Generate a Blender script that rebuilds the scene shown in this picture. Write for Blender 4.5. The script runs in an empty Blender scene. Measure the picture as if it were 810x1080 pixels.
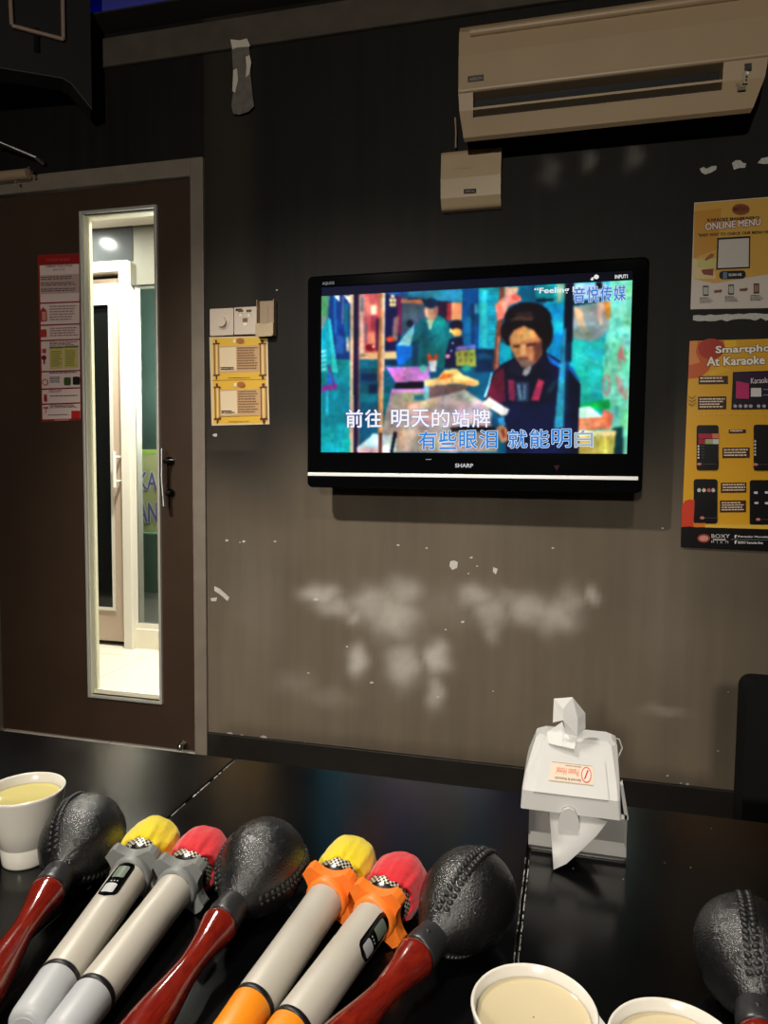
import bpy, math, random
import numpy as np
from mathutils import Vector, Matrix
random.seed(7); rng = np.random.default_rng(7)
SC = bpy.context.scene; COL = SC.collection
PI = math.pi
# ------------------------------------------------------------------ camera (solved from the photograph's vanishing lines)
F_PX, YAW, PITCH, ROLL = 762.2, -0.25275, -0.06729, 0.009136
CAM = np.array([0.0, -2.5, 1.15]); ZT = 0.71          # eye, table-top height; the far wall is the plane y = 0
_f = np.array([math.sin(YAW)*math.cos(PITCH), math.cos(YAW)*math.cos(PITCH), math.sin(PITCH)])
_r = np.cross(_f, [0, 0, 1]); _r /= np.linalg.norm(_r); _u = np.cross(_r, _f)
R_ = _r*math.cos(ROLL)+_u*math.sin(ROLL); U_ = _u*math.cos(ROLL)-_r*math.sin(ROLL)
def ray(x, y): return _f*F_PX + R_*(x-405) - U_*(y-540)
def PY(x, y, Y=0.0):                                   # photo pixel -> point on the plane y = Y (metres)
    d = ray(x, y); return CAM + d*((Y-CAM[1])/d[1])
def PZ(x, y, h=0.0):                                   # photo pixel -> point h above the table top
    d = ray(x, y); return CAM + d*((ZT+h-CAM[2])/d[2])
cam = bpy.data.cameras.new('camera'); co = bpy.data.objects.new('camera', cam); COL.objects.link(co)
cam.sensor_fit = 'VERTICAL'; cam.sensor_height = 36; cam.lens = F_PX/1080*36; cam.clip_start = .02
co.matrix_world = Matrix(((R_[0], U_[0], -_f[0], CAM[0]), (R_[1], U_[1], -_f[1], CAM[1]), (R_[2], U_[2], -_f[2], CAM[2]), (0, 0, 0, 1)))
SC.camera = co
SC.view_settings.view_transform = 'Standard'; SC.view_settings.look = 'None'
SC.view_settings.exposure = 0; SC.view_settings.gamma = 1; SC.view_settings.use_curve_mapping = False

# ------------------------------------------------------------------ materials
def lin(c):
    c = np.array(c, float)/255
    return tuple(np.where(c <= .04045, c/12.92, ((c+.055)/1.055)**2.4))
def mat(name, rgb, rough=.5, metal=0.0, var=0.0, vscale=20, bump=0.0, bscale=60, bdist=.001, coat=0, emit=None, estr=1, spec=.5, ior=1.5, sheen=0, rvar=0.0):
    m = bpy.data.materials.new(name); m.use_nodes = True; nt = m.node_tree; b = nt.nodes['Principled BSDF']
    c = lin(rgb); b.inputs['Base Color'].default_value = (*c, 1); b.inputs['Roughness'].default_value = rough
    b.inputs['Metallic'].default_value = metal; b.inputs['IOR'].default_value = ior; b.inputs['Specular IOR Level'].default_value = spec
    b.inputs['Coat Weight'].default_value = coat; b.inputs['Coat Roughness'].default_value = .08; b.inputs['Sheen Weight'].default_value = sheen
    tc = nt.nodes.new('ShaderNodeTexCoord')
    if var or rvar:
        n = nt.nodes.new('ShaderNodeTexNoise'); n.inputs['Scale'].default_value = vscale; n.inputs['Detail'].default_value = 5
        nt.links.new(tc.outputs['Object'], n.inputs['Vector'])
        if var:
            r = nt.nodes.new('ShaderNodeMapRange'); r.inputs[1].default_value = .25; r.inputs[2].default_value = .75
            r.inputs[3].default_value = 1-var; r.inputs[4].default_value = 1+var
            mx = nt.nodes.new('ShaderNodeVectorMath'); mx.operation = 'SCALE'; mx.inputs[0].default_value = c
            nt.links.new(n.outputs['Fac'], r.inputs[0]); nt.links.new(r.outputs[0], mx.inputs['Scale']); nt.links.new(mx.outputs[0], b.inputs['Base Color'])
        if rvar:
            r = nt.nodes.new('ShaderNodeMapRange'); r.inputs[1].default_value = .3; r.inputs[2].default_value = .7
            r.inputs[3].default_value = rough-rvar; r.inputs[4].default_value = rough+rvar
            nt.links.new(n.outputs['Fac'], r.inputs[0]); nt.links.new(r.outputs[0], b.inputs['Roughness'])
    if bump:
        n2 = nt.nodes.new('ShaderNodeTexNoise'); n2.inputs['Scale'].default_value = bscale; n2.inputs['Detail'].default_value = 3
        bp = nt.nodes.new('ShaderNodeBump'); bp.inputs['Strength'].default_value = bump; bp.inputs['Distance'].default_value = bdist
        nt.links.new(tc.outputs['Object'], n2.inputs['Vector']); nt.links.new(n2.outputs['Fac'], bp.inputs['Height']); nt.links.new(bp.outputs[0], b.inputs['Normal'])
    if emit:
        b.inputs['Emission Color'].default_value = (*lin(emit), 1); b.inputs['Emission Strength'].default_value = estr
    return m
def ink_mat(name, rough=.35, emit=0.0):
    m = bpy.data.materials.new(name); m.use_nodes = True; nt = m.node_tree; b = nt.nodes['Principled BSDF']
    a = nt.nodes.new('ShaderNodeVertexColor'); a.layer_name = 'Col'; b.inputs['Roughness'].default_value = rough
    if emit:
        b.inputs['Base Color'].default_value = (.004, .004, .005, 1); b.inputs['Emission Strength'].default_value = emit
        nt.links.new(a.outputs['Color'], b.inputs['Emission Color'])
    else: nt.links.new(a.outputs['Color'], b.inputs['Base Color'])
    return m
M = {}
M['ink'] = ink_mat('printed paper', .45); M['gloss_ink'] = ink_mat('laminated print', .25)
M['screen'] = ink_mat('lit screen', .5, 1.0); M['screen'].node_tree.nodes['Principled BSDF'].inputs['Specular IOR Level'].default_value = .03
M['black_gloss'] = mat('gloss black plastic', (7, 7, 8), .06)
M['black_satin'] = mat('satin black plastic', (14, 14, 16), .4)
M['silver'] = mat('silver trim', (236, 236, 236), .4, .15)
M['chrome'] = mat('chrome', (215, 212, 205), .14, 1)
M['steel'] = mat('brushed steel', (190, 188, 184), .32, 1, bump=.1, bscale=200)
M['table'] = mat('black laminate', (8, 8, 9), .19, var=.35, vscale=9, rvar=.02, spec=.4, ior=1.42)
M['table_edge'] = mat('black table edging', (8, 8, 8), .5)
M['chip'] = mat('chipped chalky edge', (190, 188, 180), .9, var=.25, vscale=300)
M['door'] = mat('dark brown door laminate', (61, 45, 33), .42, var=.12, vscale=6)
M['jamb'] = mat('grey brown painted steel frame', (122, 112, 100), .5, var=.12, vscale=15)
M['alu'] = mat('pale aluminium trim', (196, 194, 184), .4, .35); M['reveal'] = mat('pale yellow frame paint', (232, 226, 200), .45)
M['cream'] = mat('cream paint', (228, 220, 200), .5)
M['white_paint'] = mat('white gloss paint', (216, 210, 198), .35)
M['beige'] = mat('beige laminate', (184, 164, 145), .5)
M['ac'] = mat('aged cream plastic', (172, 148, 116), .42, var=.05, vscale=4)
M['ac_dark'] = mat('dark vent plastic', (12, 12, 13), .5)
M['plastic_w'] = mat('off white plastic', (186, 164, 132), .4, var=.04, vscale=10)
M['plate'] = mat('warm white plastic plate', (214, 198, 182), .4)
M['grey_tan'] = mat('grey tan plastic', (160, 138, 112), .5)
M['ceiling'] = mat('dark painted ceiling', (34, 32, 32), .85, var=.15, vscale=8)
M['cornice'] = mat('brown grey plaster band', (74, 66, 56), .85, var=.25, vscale=12, bump=.2, bscale=40)
M['cove'] = mat('blue grey cove plaster', (58, 62, 92), .8)
M['floor'] = mat('dark floor', (26, 25, 25), .5, var=.2, vscale=5)
M['base'] = mat('dark brown skirting', (31, 26, 22), .5, var=.25, vscale=14)
M['wall_plain'] = mat('dark grey paint', (76, 70, 63), .7, var=.12, vscale=5)
M['tile'] = mat('cream floor tile', (226, 218, 204), .3)
M['maraca'] = mat('black grained shell', (19, 19, 20), .26, bump=.8, bscale=640, bdist=.0011, rvar=.03, vscale=60, spec=1.0)
M['stitch'] = mat('black cord stitching', (38, 38, 38), .33)
M['collar'] = mat('black rubber collar', (40, 40, 42), .36, bump=.2, bscale=200)
M['mic_cloth_y'] = mat('yellow cloth', (230, 206, 10), .8, bump=.8, bscale=55, bdist=.004, sheen=.3)
M['mic_cloth_r'] = mat('red cloth', (212, 26, 40), .8, bump=.8, bscale=55, bdist=.004, sheen=.3)
M['mic_body'] = mat('grey satin metal paint', (192, 186, 174), .38, .1)
M['mic_cap'] = mat('pale grey plastic', (176, 178, 180), .42)
M['mic_band'] = mat('black rubber band', (12, 12, 12), .45)
M['orange_cap'] = mat('orange yellow plastic', (236, 140, 20), .42)
M['orange'] = mat('orange rubber', (250, 128, 40), .45)
M['grey_rub'] = mat('grey rubber', (122, 124, 122), .45)
M['cup'] = mat('white melamine', (224, 219, 208), .22, coat=.2)
M['tea'] = mat('pale yellow tea', (206, 194, 126), .06)
M['tea2'] = mat('pale milky tea', (206, 191, 156), .06)
M['lid'] = mat('white moulded plastic', (206, 205, 202), .42, var=.03, vscale=25)
M['binmetal'] = mat('grey satin tray', (128, 126, 123), .34, .4)
M['tissue'] = mat('white tissue paper', (222, 221, 218), .9, bump=.15, bscale=150)
M['fabric'] = mat('black upholstery', (6, 6, 6), .8, bump=.2, bscale=250, spec=.25)
M['spk'] = mat('black speaker carpet', (5, 4, 4), .75, bump=.3, bscale=300)
M['lcd'] = mat('grey lcd', (110, 122, 108), .2)
M['glassdark'] = mat('dark tinted glass', (14, 16, 15), .08)
M['glossgrey'] = mat('glossy grey panel', (58, 62, 64), .13)
M['led'] = mat('blue led diffuser', (30, 40, 200), .5, emit=(8, 24, 255), estr=7)
def wood():
    m = mat('red lacquered wood', (110, 26, 14), .16, coat=1.0); nt = m.node_tree; b = nt.nodes['Principled BSDF']
    tc = nt.nodes.new('ShaderNodeTexCoord'); mp = nt.nodes.new('ShaderNodeMapping'); mp.inputs['Scale'].default_value = (110, 110, 40)
    n = nt.nodes.new('ShaderNodeTexNoise'); n.inputs['Scale'].default_value = 1.2; n.inputs['Detail'].default_value = 6; n.inputs['Distortion'].default_value = 1.5
    r = nt.nodes.new('ShaderNodeValToRGB'); e = r.color_ramp.elements
    e[0].position = .35; e[0].color = (*lin((104, 20, 14)), 1); e[1].position = .8; e[1].color = (*lin((134, 36, 20)), 1)
    nt.links.new(tc.outputs['Object'], mp.inputs[0]); nt.links.new(mp.outputs[0], n.inputs[0]); nt.links.new(n.outputs['Fac'], r.inputs[0]); nt.links.new(r.outputs[0], b.inputs['Base Color'])
    return m
M['wood'] = wood()
def weave():
    m = mat('woven metal grille', (200, 195, 180), .4, .4); nt = m.node_tree; b = nt.nodes['Principled BSDF']
    tc = nt.nodes.new('ShaderNodeTexCoord'); ck = nt.nodes.new('ShaderNodeTexChecker'); ck.inputs['Scale'].default_value = 1
    ck.inputs['Color1'].default_value = (*lin((214, 206, 188)), 1); ck.inputs['Color2'].default_value = (.008, .008, .008, 1)
    sp = nt.nodes.new('ShaderNodeSeparateXYZ'); at = nt.nodes.new('ShaderNodeMath'); at.operation = 'ARCTAN2'
    nt.links.new(tc.outputs['Object'], sp.inputs[0]); nt.links.new(sp.outputs[1], at.inputs[0]); nt.links.new(sp.outputs[0], at.inputs[1])
    ma = nt.nodes.new('ShaderNodeMath'); ma.operation = 'MULTIPLY'; ma.inputs[1].default_value = 60/(2*PI); nt.links.new(at.outputs[0], ma.inputs[0])
    mz = nt.nodes.new('ShaderNodeMath'); mz.operation = 'MULTIPLY'; mz.inputs[1].default_value = 420; nt.links.new(sp.outputs[2], mz.inputs[0])
    cb = nt.nodes.new('ShaderNodeCombineXYZ'); nt.links.new(ma.outputs[0], cb.inputs[0]); nt.links.new(mz.outputs[0], cb.inputs[1]); cb.inputs[2].default_value = .5
    nt.links.new(cb.outputs[0], ck.inputs['Vector']); nt.links.new(ck.outputs['Color'], b.inputs['Base Color'])
    return m
M['weave'] = weave()
def glass():
    m = bpy.data.materials.new('clear door glass'); m.use_nodes = True; nt = m.node_tree; nt.nodes.remove(nt.nodes['Principled BSDF'])
    t = nt.nodes.new('ShaderNodeBsdfTransparent'); t.inputs[0].default_value = (.93, .95, .93, 1)
    g = nt.nodes.new('ShaderNodeBsdfGlossy'); g.inputs['Roughness'].default_value = .02
    fr = nt.nodes.new('ShaderNodeFresnel'); fr.inputs[0].default_value = 1.45; mx = nt.nodes.new('ShaderNodeMixShader')
    nt.links.new(fr.outputs[0], mx.inputs[0]); nt.links.new(t.outputs[0], mx.inputs[1]); nt.links.new(g.outputs[0], mx.inputs[2])
    nt.links.new(mx.outputs[0], nt.nodes['Material Output'].inputs[0]); return m
M['glass'] = glass()
def wall_paint():
    m = bpy.data.materials.new('scuffed dark grey wall paint'); m.use_nodes = True; nt = m.node_tree; b = nt.nodes['Principled BSDF']
    tc = nt.nodes.new('ShaderNodeTexCoord'); L = nt.links.new
    def noise(scale, sc3=(1, 1, 1), det=5):
        mp = nt.nodes.new('ShaderNodeMapping'); mp.inputs['Scale'].default_value = sc3; L(tc.outputs['Object'], mp.inputs[0])
        n = nt.nodes.new('ShaderNodeTexNoise'); n.inputs['Scale'].default_value = scale; n.inputs['Detail'].default_value = det; L(mp.outputs[0], n.inputs[0]); return n
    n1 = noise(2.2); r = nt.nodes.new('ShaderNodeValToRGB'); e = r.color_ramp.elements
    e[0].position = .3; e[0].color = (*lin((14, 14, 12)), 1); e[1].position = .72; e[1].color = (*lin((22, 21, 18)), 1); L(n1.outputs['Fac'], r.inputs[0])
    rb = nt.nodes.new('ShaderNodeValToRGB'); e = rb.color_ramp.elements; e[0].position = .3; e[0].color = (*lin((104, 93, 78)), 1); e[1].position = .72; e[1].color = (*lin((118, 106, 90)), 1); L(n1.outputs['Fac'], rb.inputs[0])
    n2 = noise(1.0, (26, 26, 1.6)); r2 = nt.nodes.new('ShaderNodeMapRange'); r2.inputs[1].default_value = .35; r2.inputs[2].default_value = .7; r2.inputs[3].default_value = 0; r2.inputs[4].default_value = .16
    L(n2.outputs['Fac'], r2.inputs[0])
    at = nt.nodes.new('ShaderNodeVertexColor'); at.layer_name = 'Col'; sx = nt.nodes.new('ShaderNodeSeparateColor'); L(at.outputs['Color'], sx.inputs[0])
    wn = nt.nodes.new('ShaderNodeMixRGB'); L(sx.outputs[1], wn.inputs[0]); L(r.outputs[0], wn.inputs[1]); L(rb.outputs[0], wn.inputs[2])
    mx = nt.nodes.new('ShaderNodeMixRGB'); mx.inputs[2].default_value = (*lin((52, 46, 42)), 1); L(r2.outputs[0], mx.inputs[0]); L(wn.outputs[0], mx.inputs[1])
    n3 = noise(22); r3 = nt.nodes.new('ShaderNodeMapRange'); r3.inputs[1].default_value = .3; r3.inputs[2].default_value = .65; r3.inputs[3].default_value = .8; r3.inputs[4].default_value = 1
    L(n3.outputs['Fac'], r3.inputs[0]); ml = nt.nodes.new('ShaderNodeMath'); ml.operation = 'MULTIPLY'; L(sx.outputs[0], ml.inputs[0]); L(r3.outputs[0], ml.inputs[1])
    m2 = nt.nodes.new('ShaderNodeMixRGB'); m2.inputs[2].default_value = (*lin((196, 190, 180)), 1); L(ml.outputs[0], m2.inputs[0]); L(mx.outputs[0], m2.inputs[1]); L(m2.outputs[0], b.inputs['Base Color'])
    b.inputs['Roughness'].default_value = .6; b.inputs['Specular IOR Level'].default_value = .2
    bp = nt.nodes.new('ShaderNodeBump'); bp.inputs['Strength'].default_value = .25; bp.inputs['Distance'].default_value = .004; L(n1.outputs['Fac'], bp.inputs['Height']); L(bp.outputs[0], b.inputs['Normal'])
    return m
M['wall'] = wall_paint()

# ------------------------------------------------------------------ mesh builder
_txt = {}
def text_shape(body, offset=0.0):                       # flat glyphs -> (verts 2d, faces), normalised to a 0..1 box
    k = (body, offset)
    if k in _txt: return _txt[k]
    cu = bpy.data.curves.new('t', 'FONT'); cu.body = body; cu.size = 1; cu.offset = offset; cu.resolution_u = 3
    ob = bpy.data.objects.new('t', cu); COL.objects.link(ob); dg = bpy.context.evaluated_depsgraph_get()
    me = bpy.data.meshes.new_from_object(ob.evaluated_get(dg)); v = np.array([p.co[:2] for p in me.vertices]); fs = [tuple(p.vertices) for p in me.polygons]
    bpy.data.objects.remove(ob); bpy.data.curves.remove(cu); bpy.data.meshes.remove(me)
    if len(v): v = (v-v.min(0))/np.maximum(v.max(0)-v.min(0), 1e-6)
    _txt[k] = (v, fs); return _txt[k]
class MB:
    def __init__(s, mats): s.v = []; s.f = []; s.m = []; s.c = []; s.sm = []; s.mats = mats if isinstance(mats, (list, tuple)) else [mats]; s.anycol = False
    def add(s, vs, fs, m=0, col=None, smooth=False):
        o = len(s.v); s.v += [tuple(float(q) for q in p) for p in vs]
        for f in fs: s.f.append(tuple(i+o for i in f)); s.m.append(m); s.c.append(col); s.sm.append(smooth)
        if col is not None: s.anycol = True
    def box(s, a, b, m=0, col=None):
        x0, y0, z0 = np.minimum(a, b); x1, y1, z1 = np.maximum(a, b)
        s.add([(x0, y0, z0), (x1, y0, z0), (x1, y1, z0), (x0, y1, z0), (x0, y0, z1), (x1, y0, z1), (x1, y1, z1), (x0, y1, z1)],
              [(0, 3, 2, 1), (4, 5, 6, 7), (0, 1, 5, 4), (1, 2, 6, 5), (2, 3, 7, 6), (3, 0, 4, 7)], m, col)
    def loft(s, rings, m=0, caps=True, smooth=True, closed=True, col=None):
        n = len(rings[0]); vs = [p for r in rings for p in r]; fs = []
        for i in range(len(rings)-1):
            for j in range(n if closed else n-1):
                k = (j+1) % n; fs.append((i*n+j, i*n+k, (i+1)*n+k, (i+1)*n+j))
        s.add(vs, fs, m, col, smooth)
        if caps: s.add(rings[0], [tuple(reversed(range(n)))], m, col); s.add(rings[-1], [tuple(range(n))], m, col)
    def lathe(s, prof, m=0, n=40, o=(0, 0, 0), caps=True, wob=None):   # profile of (radius, z) turned about z
        rings = [[(o[0]+r*(1 if wob is None else wob(i, 2*PI*k/n))*math.cos(2*PI*k/n), o[1]+r*(1 if wob is None else wob(i, 2*PI*k/n))*math.sin(2*PI*k/n), o[2]+z) for k in range(n)] for i, (r, z) in enumerate(prof)]
        s.loft(rings, m, caps)
    def prism(s, poly, fn, m=0, col=None, smooth=False):       # fn(p, 0|1) -> xyz for both ends
        a = [fn(p, 0) for p in poly]; b = [fn(p, 1) for p in poly]; n = len(poly)
        s.add(a, [tuple(reversed(range(n)))], m, col); s.add(b, [tuple(range(n))], m, col)
        s.add(a+b, [(i, (i+1) % n, n+(i+1) % n, n+i) for i in range(n)], m, col, smooth)
    def tube(s, pts, r, m=0, n=10, caps=True):
        pts = [Vector(p) for p in pts]; rings = []
        for i, p in enumerate(pts):
            t = (pts[min(i+1, len(pts)-1)]-pts[max(i-1, 0)]).normalized(); a = t.orthogonal().normalized()
            if rings:
                a = pa - t*pa.dot(t); a.normalize()
            pa = a; b = t.cross(a); rr = r[i] if isinstance(r, (list, tuple)) else r
            rings.append([p+a*rr*math.cos(2*PI*k/n)+b*rr*math.sin(2*PI*k/n) for k in range(n)])
        s.loft(rings, m, caps)
    def ball(s, c, rad, m=0, n=10, k=6, rot=None):
        rings = []
        for i in range(k+1):
            th = PI*(i+.02)/(k+.04); ring = []
            for j in range(n):
                p = Vector((rad[0]*math.sin(th)*math.cos(2*PI*j/n), rad[1]*math.sin(th)*math.sin(2*PI*j/n), rad[2]*math.cos(th)))
                if rot: p = rot @ p
                ring.append(Vector(c)+p)
            rings.append(ring)
        s.loft(rings, m, True)
    def build(s, name, parent=None, bevel=0, seg=2, subdiv=0, solid=0, local=None):
        me = bpy.data.meshes.new(name); off = Vector((0, 0, 0))
        if local is not None: off = Vector(local)
        elif parent is not None: off = parent.matrix_world.translation if parent.get('_w') is None else Vector(parent['_w'])
        me.from_pydata([tuple(Vector(p)-off) for p in s.v], [], s.f)
        for q in s.mats: me.materials.append(q)
        for p, mi, sm in zip(me.polygons, s.m, s.sm): p.material_index = mi; p.use_smooth = sm
        if s.anycol:
            ca = me.color_attributes.new('Col', 'FLOAT_COLOR', 'CORNER'); data = []
            for p, c in zip(me.polygons, s.c):
                l = (*lin(c), 1) if c is not None else (0, 0, 0, 1)
                data += list(l)*p.loop_total
            ca.data.foreach_set('color', data)
        ob = bpy.data.objects.new(name, me); COL.objects.link(ob)
        if parent is not None: ob.parent = parent; ob['_w'] = tuple(off)
        elif local is not None: ob.location = off; ob['_w'] = tuple(off)
        else: ob['_w'] = (0, 0, 0)
        if solid: md = ob.modifiers.new('s', 'SOLIDIFY'); md.thickness = solid
        if bevel:
            md = ob.modifiers.new('b', 'BEVEL'); md.width = bevel; md.segments = seg; md.limit_method = 'ANGLE'; md.angle_limit = math.radians(40)
        if subdiv: md = ob.modifiers.new('u', 'SUBSURF'); md.levels = md.render_levels = subdiv
        return ob
def tag(o, label, cat, group=None):
    o['label'] = label; o['category'] = cat
    if group: o['group'] = group
    return o
def thing(name, label, cat, loc, group=None):
    o = bpy.data.objects.new(name, None); COL.objects.link(o); o.location = loc; o.empty_display_size = .05; o['_w'] = tuple(float(q) for q in loc)
    return tag(o, label, cat, group)
def struct(o): o['kind'] = 'structure'; return o
def rrect(x0, y0, x1, y1, r, n=5):
    pts = []
    for cx, cy, a in ((x1-r, y1-r, 0), (x0+r, y1-r, 90), (x0+r, y0+r, 180), (x1-r, y0+r, 270)):
        for i in range(n+1):
            t = math.radians(a+90*i/n); pts.append((cx+r*math.cos(t), cy+r*math.sin(t)))
    return pts
class Print(MB):                                        # flat printed artwork traced on a plane y = Y, layer on thin layer
    def __init__(s, m, Y, step=.00015): super().__init__(m); s.Y = Y; s.k = 0; s.step = step
    def P(s, x, y): return PY(x, y, s.Y - s.step*s.k)
    def poly(s, pts, col): s.k += 1; s.add([s.P(*p) for p in pts], [tuple(range(len(pts)))], 0, col)
    def rect(s, x0, y0, x1, y1, col, sl=0.0): s.poly([(x0, y0), (x1, y0+sl*(x1-x0)), (x1, y1+sl*(x1-x0)), (x0, y1)], col)
    def rr(s, x0, y0, x1, y1, r, col, sl=0.0): s.poly([(x, y+sl*(x-x0)) for x, y in rrect(x0, y0, x1, y1, r)], col)
    def ell(s, cx, cy, rx, ry, col, n=18): s.poly([(cx+rx*math.cos(2*PI*i/n), cy+ry*math.sin(2*PI*i/n)) for i in range(n)], col)
    def text(s, body, x0, y0, x1, h, col, sl=0.0, off=0.0):      # baseline-left pixel, right pixel, height in pixels
        s.k += 1; v, fs = text_shape(body, off); s.add([s.P(x0+p[0]*(x1-x0), y0+sl*p[0]*(x1-x0)-p[1]*h) for p in v], fs, 0, col)
    def otext(s, body, x0, y0, x1, h, col, oc, o, sl=0.0, bold=.22):   # glyphs with an outline: shifted copies below, the fill on top
        v, fs = text_shape(body)
        for rr, c, dirs in ((o, oc, 10), (bold, col, 6)):
            s.k += 1
            for i in range(dirs):
                s.k += .2; dx, dy = rr*math.cos(2*PI*i/dirs), rr*math.sin(2*PI*i/dirs); s.add([s.P(x0+p[0]*(x1-x0)+dx, y0+sl*p[0]*(x1-x0)-p[1]*h+dy) for p in v], fs, 0, c)
    def lines(s, x0, y0, x1, y1, n, col, sl=0.0, fill=.5):       # lines of unreadably small print, as ragged dashes
        hh = (y1-y0)/n
        for i in range(n):
            s.k += 1; x = x0; end = x1-(x1-x0)*random.uniform(0, .25)
            while x < end:
                w = random.uniform(.03, .12)*(x1-x0); xe = min(x+w, end); ya = y0+hh*i; s.add([s.P(x, ya+sl*(x-x0)), s.P(xe, ya+sl*(xe-x0)), s.P(xe, ya+hh*fill+sl*(xe-x0)), s.P(x, ya+hh*fill+sl*(x-x0))], [(0, 1, 2, 3)], 0, col); x += w*1.25
            s.k -= 1
        s.k += 1

# ------------------------------------------------------------------ room shell
XL, XR, YB, ZC = -2.47, 1.65, -5.6, 2.765
DX0, DX1, DZ = -2.31, -1.402, 2.203                      # door leaf
FX0, FX1, FZ = -2.372, -1.345, 2.272                     # door frame outside
b = MB([M['wall'], M['chip']])
# front wall, right of the door, as a fine grid that carries the chalky smear mask
xs = np.linspace(FX1, XR, 190); zs = np.linspace(0, ZC, 176)
smears = []   # (px x, px y, rx, ry, strength)
for q in [(338, 627, 20, 9, .62), (352, 640, 20, 9, .5), (374, 651, 9, 6, .4), (395, 640, 26, 16, .5), (415, 650, 22, 20, .62), (425, 625, 18, 14, .45), (392, 630, 10, 9, .5), (377, 698, 9, 15, .75), (425, 702, 15, 20, .66), (460, 694, 11, 15, .75), (459, 730, 8, 16, .55), (430, 690, 30, 40, .1),
          (500, 628, 14, 10, .5), (518, 645, 14, 14, .45), (520, 665, 8, 12, .3), (558, 643, 18, 13, .52), (585, 650, 18, 14, .55), (602, 640, 9, 18, .4), (624, 629, 6, 7, .5), (540, 632, 20, 8, .3), (470, 640, 40, 20, .1), (310, 720, 22, 12, .12), (345, 735, 28, 10, .12), (700, 750, 16, 4, .2), (668, 165, 6, 10, .16), (620, 168, 5, 7, .2), (580, 180, 8, 10, .14), (700, 640, 25, 60, .05), (270, 640, 30, 60, .06)]:
    p = PY(q[0], q[1]); sc = 1/310*(1+(q[0]-324)*.0003); smears.append((p[0], p[2], q[2]*sc, q[3]*sc, q[4]))
GX, GZ = np.meshgrid(xs, zs); mask = np.zeros_like(GX)
wx = GX+.005*np.sin(GZ*70)+.004*np.sin(GZ*31+GX*40); wz = GZ+.005*np.sin(GX*63)+.004*np.cos(GX*37+GZ*50)
for (px, pz, rx, rz, st) in smears:
    d = ((wx-px)/rx)**2+((wz-pz)/rz)**2; mask = np.maximum(mask, st*np.exp(-(d**1.3)*.7))+0.15*st*np.exp(-d*.5)*(mask < .5)
nX, nZ = len(xs), len(zs)
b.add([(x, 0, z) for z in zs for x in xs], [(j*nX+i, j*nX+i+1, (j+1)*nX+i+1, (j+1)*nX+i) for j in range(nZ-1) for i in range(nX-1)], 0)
b.box((FX1, .002, 0), (XR, .15, ZC)); b.box((XL, 0, 0), (FX0, .15, ZC)); b.box((FX0, 0, FZ), (FX1, .15, ZC))
def chip(pts, h=.0012, m=1):
    b.prism(pts, lambda p, e: PY(p[0], p[1], -h if e == 0 else .0005), m)
def ragged(x0, y0, x1, y1, n=9, j=2.0, sl=-.12):
    up = [(x0+(x1-x0)*i/n, y0+sl*(x1-x0)*i/n+random.uniform(-j, j)*.6) for i in range(n+1)]; dn = [(x1-(x1-x0)*i/n, y1+sl*(x1-x0)*(1-i/n)+random.uniform(-j, j)) for i in range(n+1)]
    return up+dn
chip([(738, 178), (742, 176), (745, 178), (751, 175), (756, 175), (755, 179), (750, 182), (744, 184), (740, 182)])
chip([(772, 172), (776, 169), (781, 169), (784, 172), (787, 172), (786, 177), (780, 177), (774, 179)])
chip([(799, 172), (803, 167), (812, 165), (830, 163), (828, 170), (806, 173)])
chip(ragged(731, 333, 826, 339, 16, 1.6, -.03))
chip([(475, 592), (479, 591), (483, 593), (482, 599), (477, 601), (474, 597)])
chip([(520, 598), (525, 600), (523, 606), (520, 603)])
chip([(226, 618), (232, 621), (242, 630), (240, 634), (232, 627), (226, 623)]); chip([(222, 631), (229, 630), (228, 634), (223, 634)])
for (x, y, r) in [(227, 459, 3), (239, 570, 2), (257, 571, 2), (253, 572, 1.2), (290, 571, 1.6), (497, 588, 1.8), (503, 597, 1.6), (494, 605, 1.4), (488, 656, 2.6), (470, 664, 1.3), (325, 710, 1.5), (392, 720, 2), (366, 682, 1.4), (462, 735, 1.8), (520, 729, 1.2), (704, 818, 1.8), (718, 826, 1.4), (725, 827, 2), (757, 792, 1.4), (780, 833, 2.2), (768, 730, 1), (242, 774, 3.5), (278, 778.5, 4.5), (322, 783, 1.2), (255, 775.5, 2), (333, 632, 3), (420, 575, 2), (450, 578, 1.6), (292, 306, 1.5), (583, 578, 1.5), (699, 557, 1.5)]:
    pts = [(x+r*random.uniform(.6, 1.2)*math.cos(a), y+r*.6*random.uniform(.6, 1.2)*math.sin(a)) for a in np.linspace(0, 2*PI, 8)[:-1]]; chip(pts)
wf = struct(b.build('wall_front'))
me = wf.data; ca = me.color_attributes.new('Col', 'FLOAT_COLOR', 'POINT'); arr = np.zeros((len(me.vertices), 4)); arr[:, 3] = 1
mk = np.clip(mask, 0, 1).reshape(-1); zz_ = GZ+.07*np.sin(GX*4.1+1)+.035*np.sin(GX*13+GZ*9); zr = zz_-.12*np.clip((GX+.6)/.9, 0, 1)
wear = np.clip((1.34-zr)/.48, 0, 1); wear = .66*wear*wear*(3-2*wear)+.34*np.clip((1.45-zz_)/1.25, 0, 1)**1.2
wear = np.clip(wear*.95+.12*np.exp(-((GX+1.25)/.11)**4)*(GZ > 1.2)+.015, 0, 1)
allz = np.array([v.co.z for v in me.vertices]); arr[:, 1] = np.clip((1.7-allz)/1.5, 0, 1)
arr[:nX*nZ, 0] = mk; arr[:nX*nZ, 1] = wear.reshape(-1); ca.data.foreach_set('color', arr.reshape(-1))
def room_box(name, a, c, m):
    q = MB(m); q.box(a, c); return struct(q.build(name))
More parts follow.
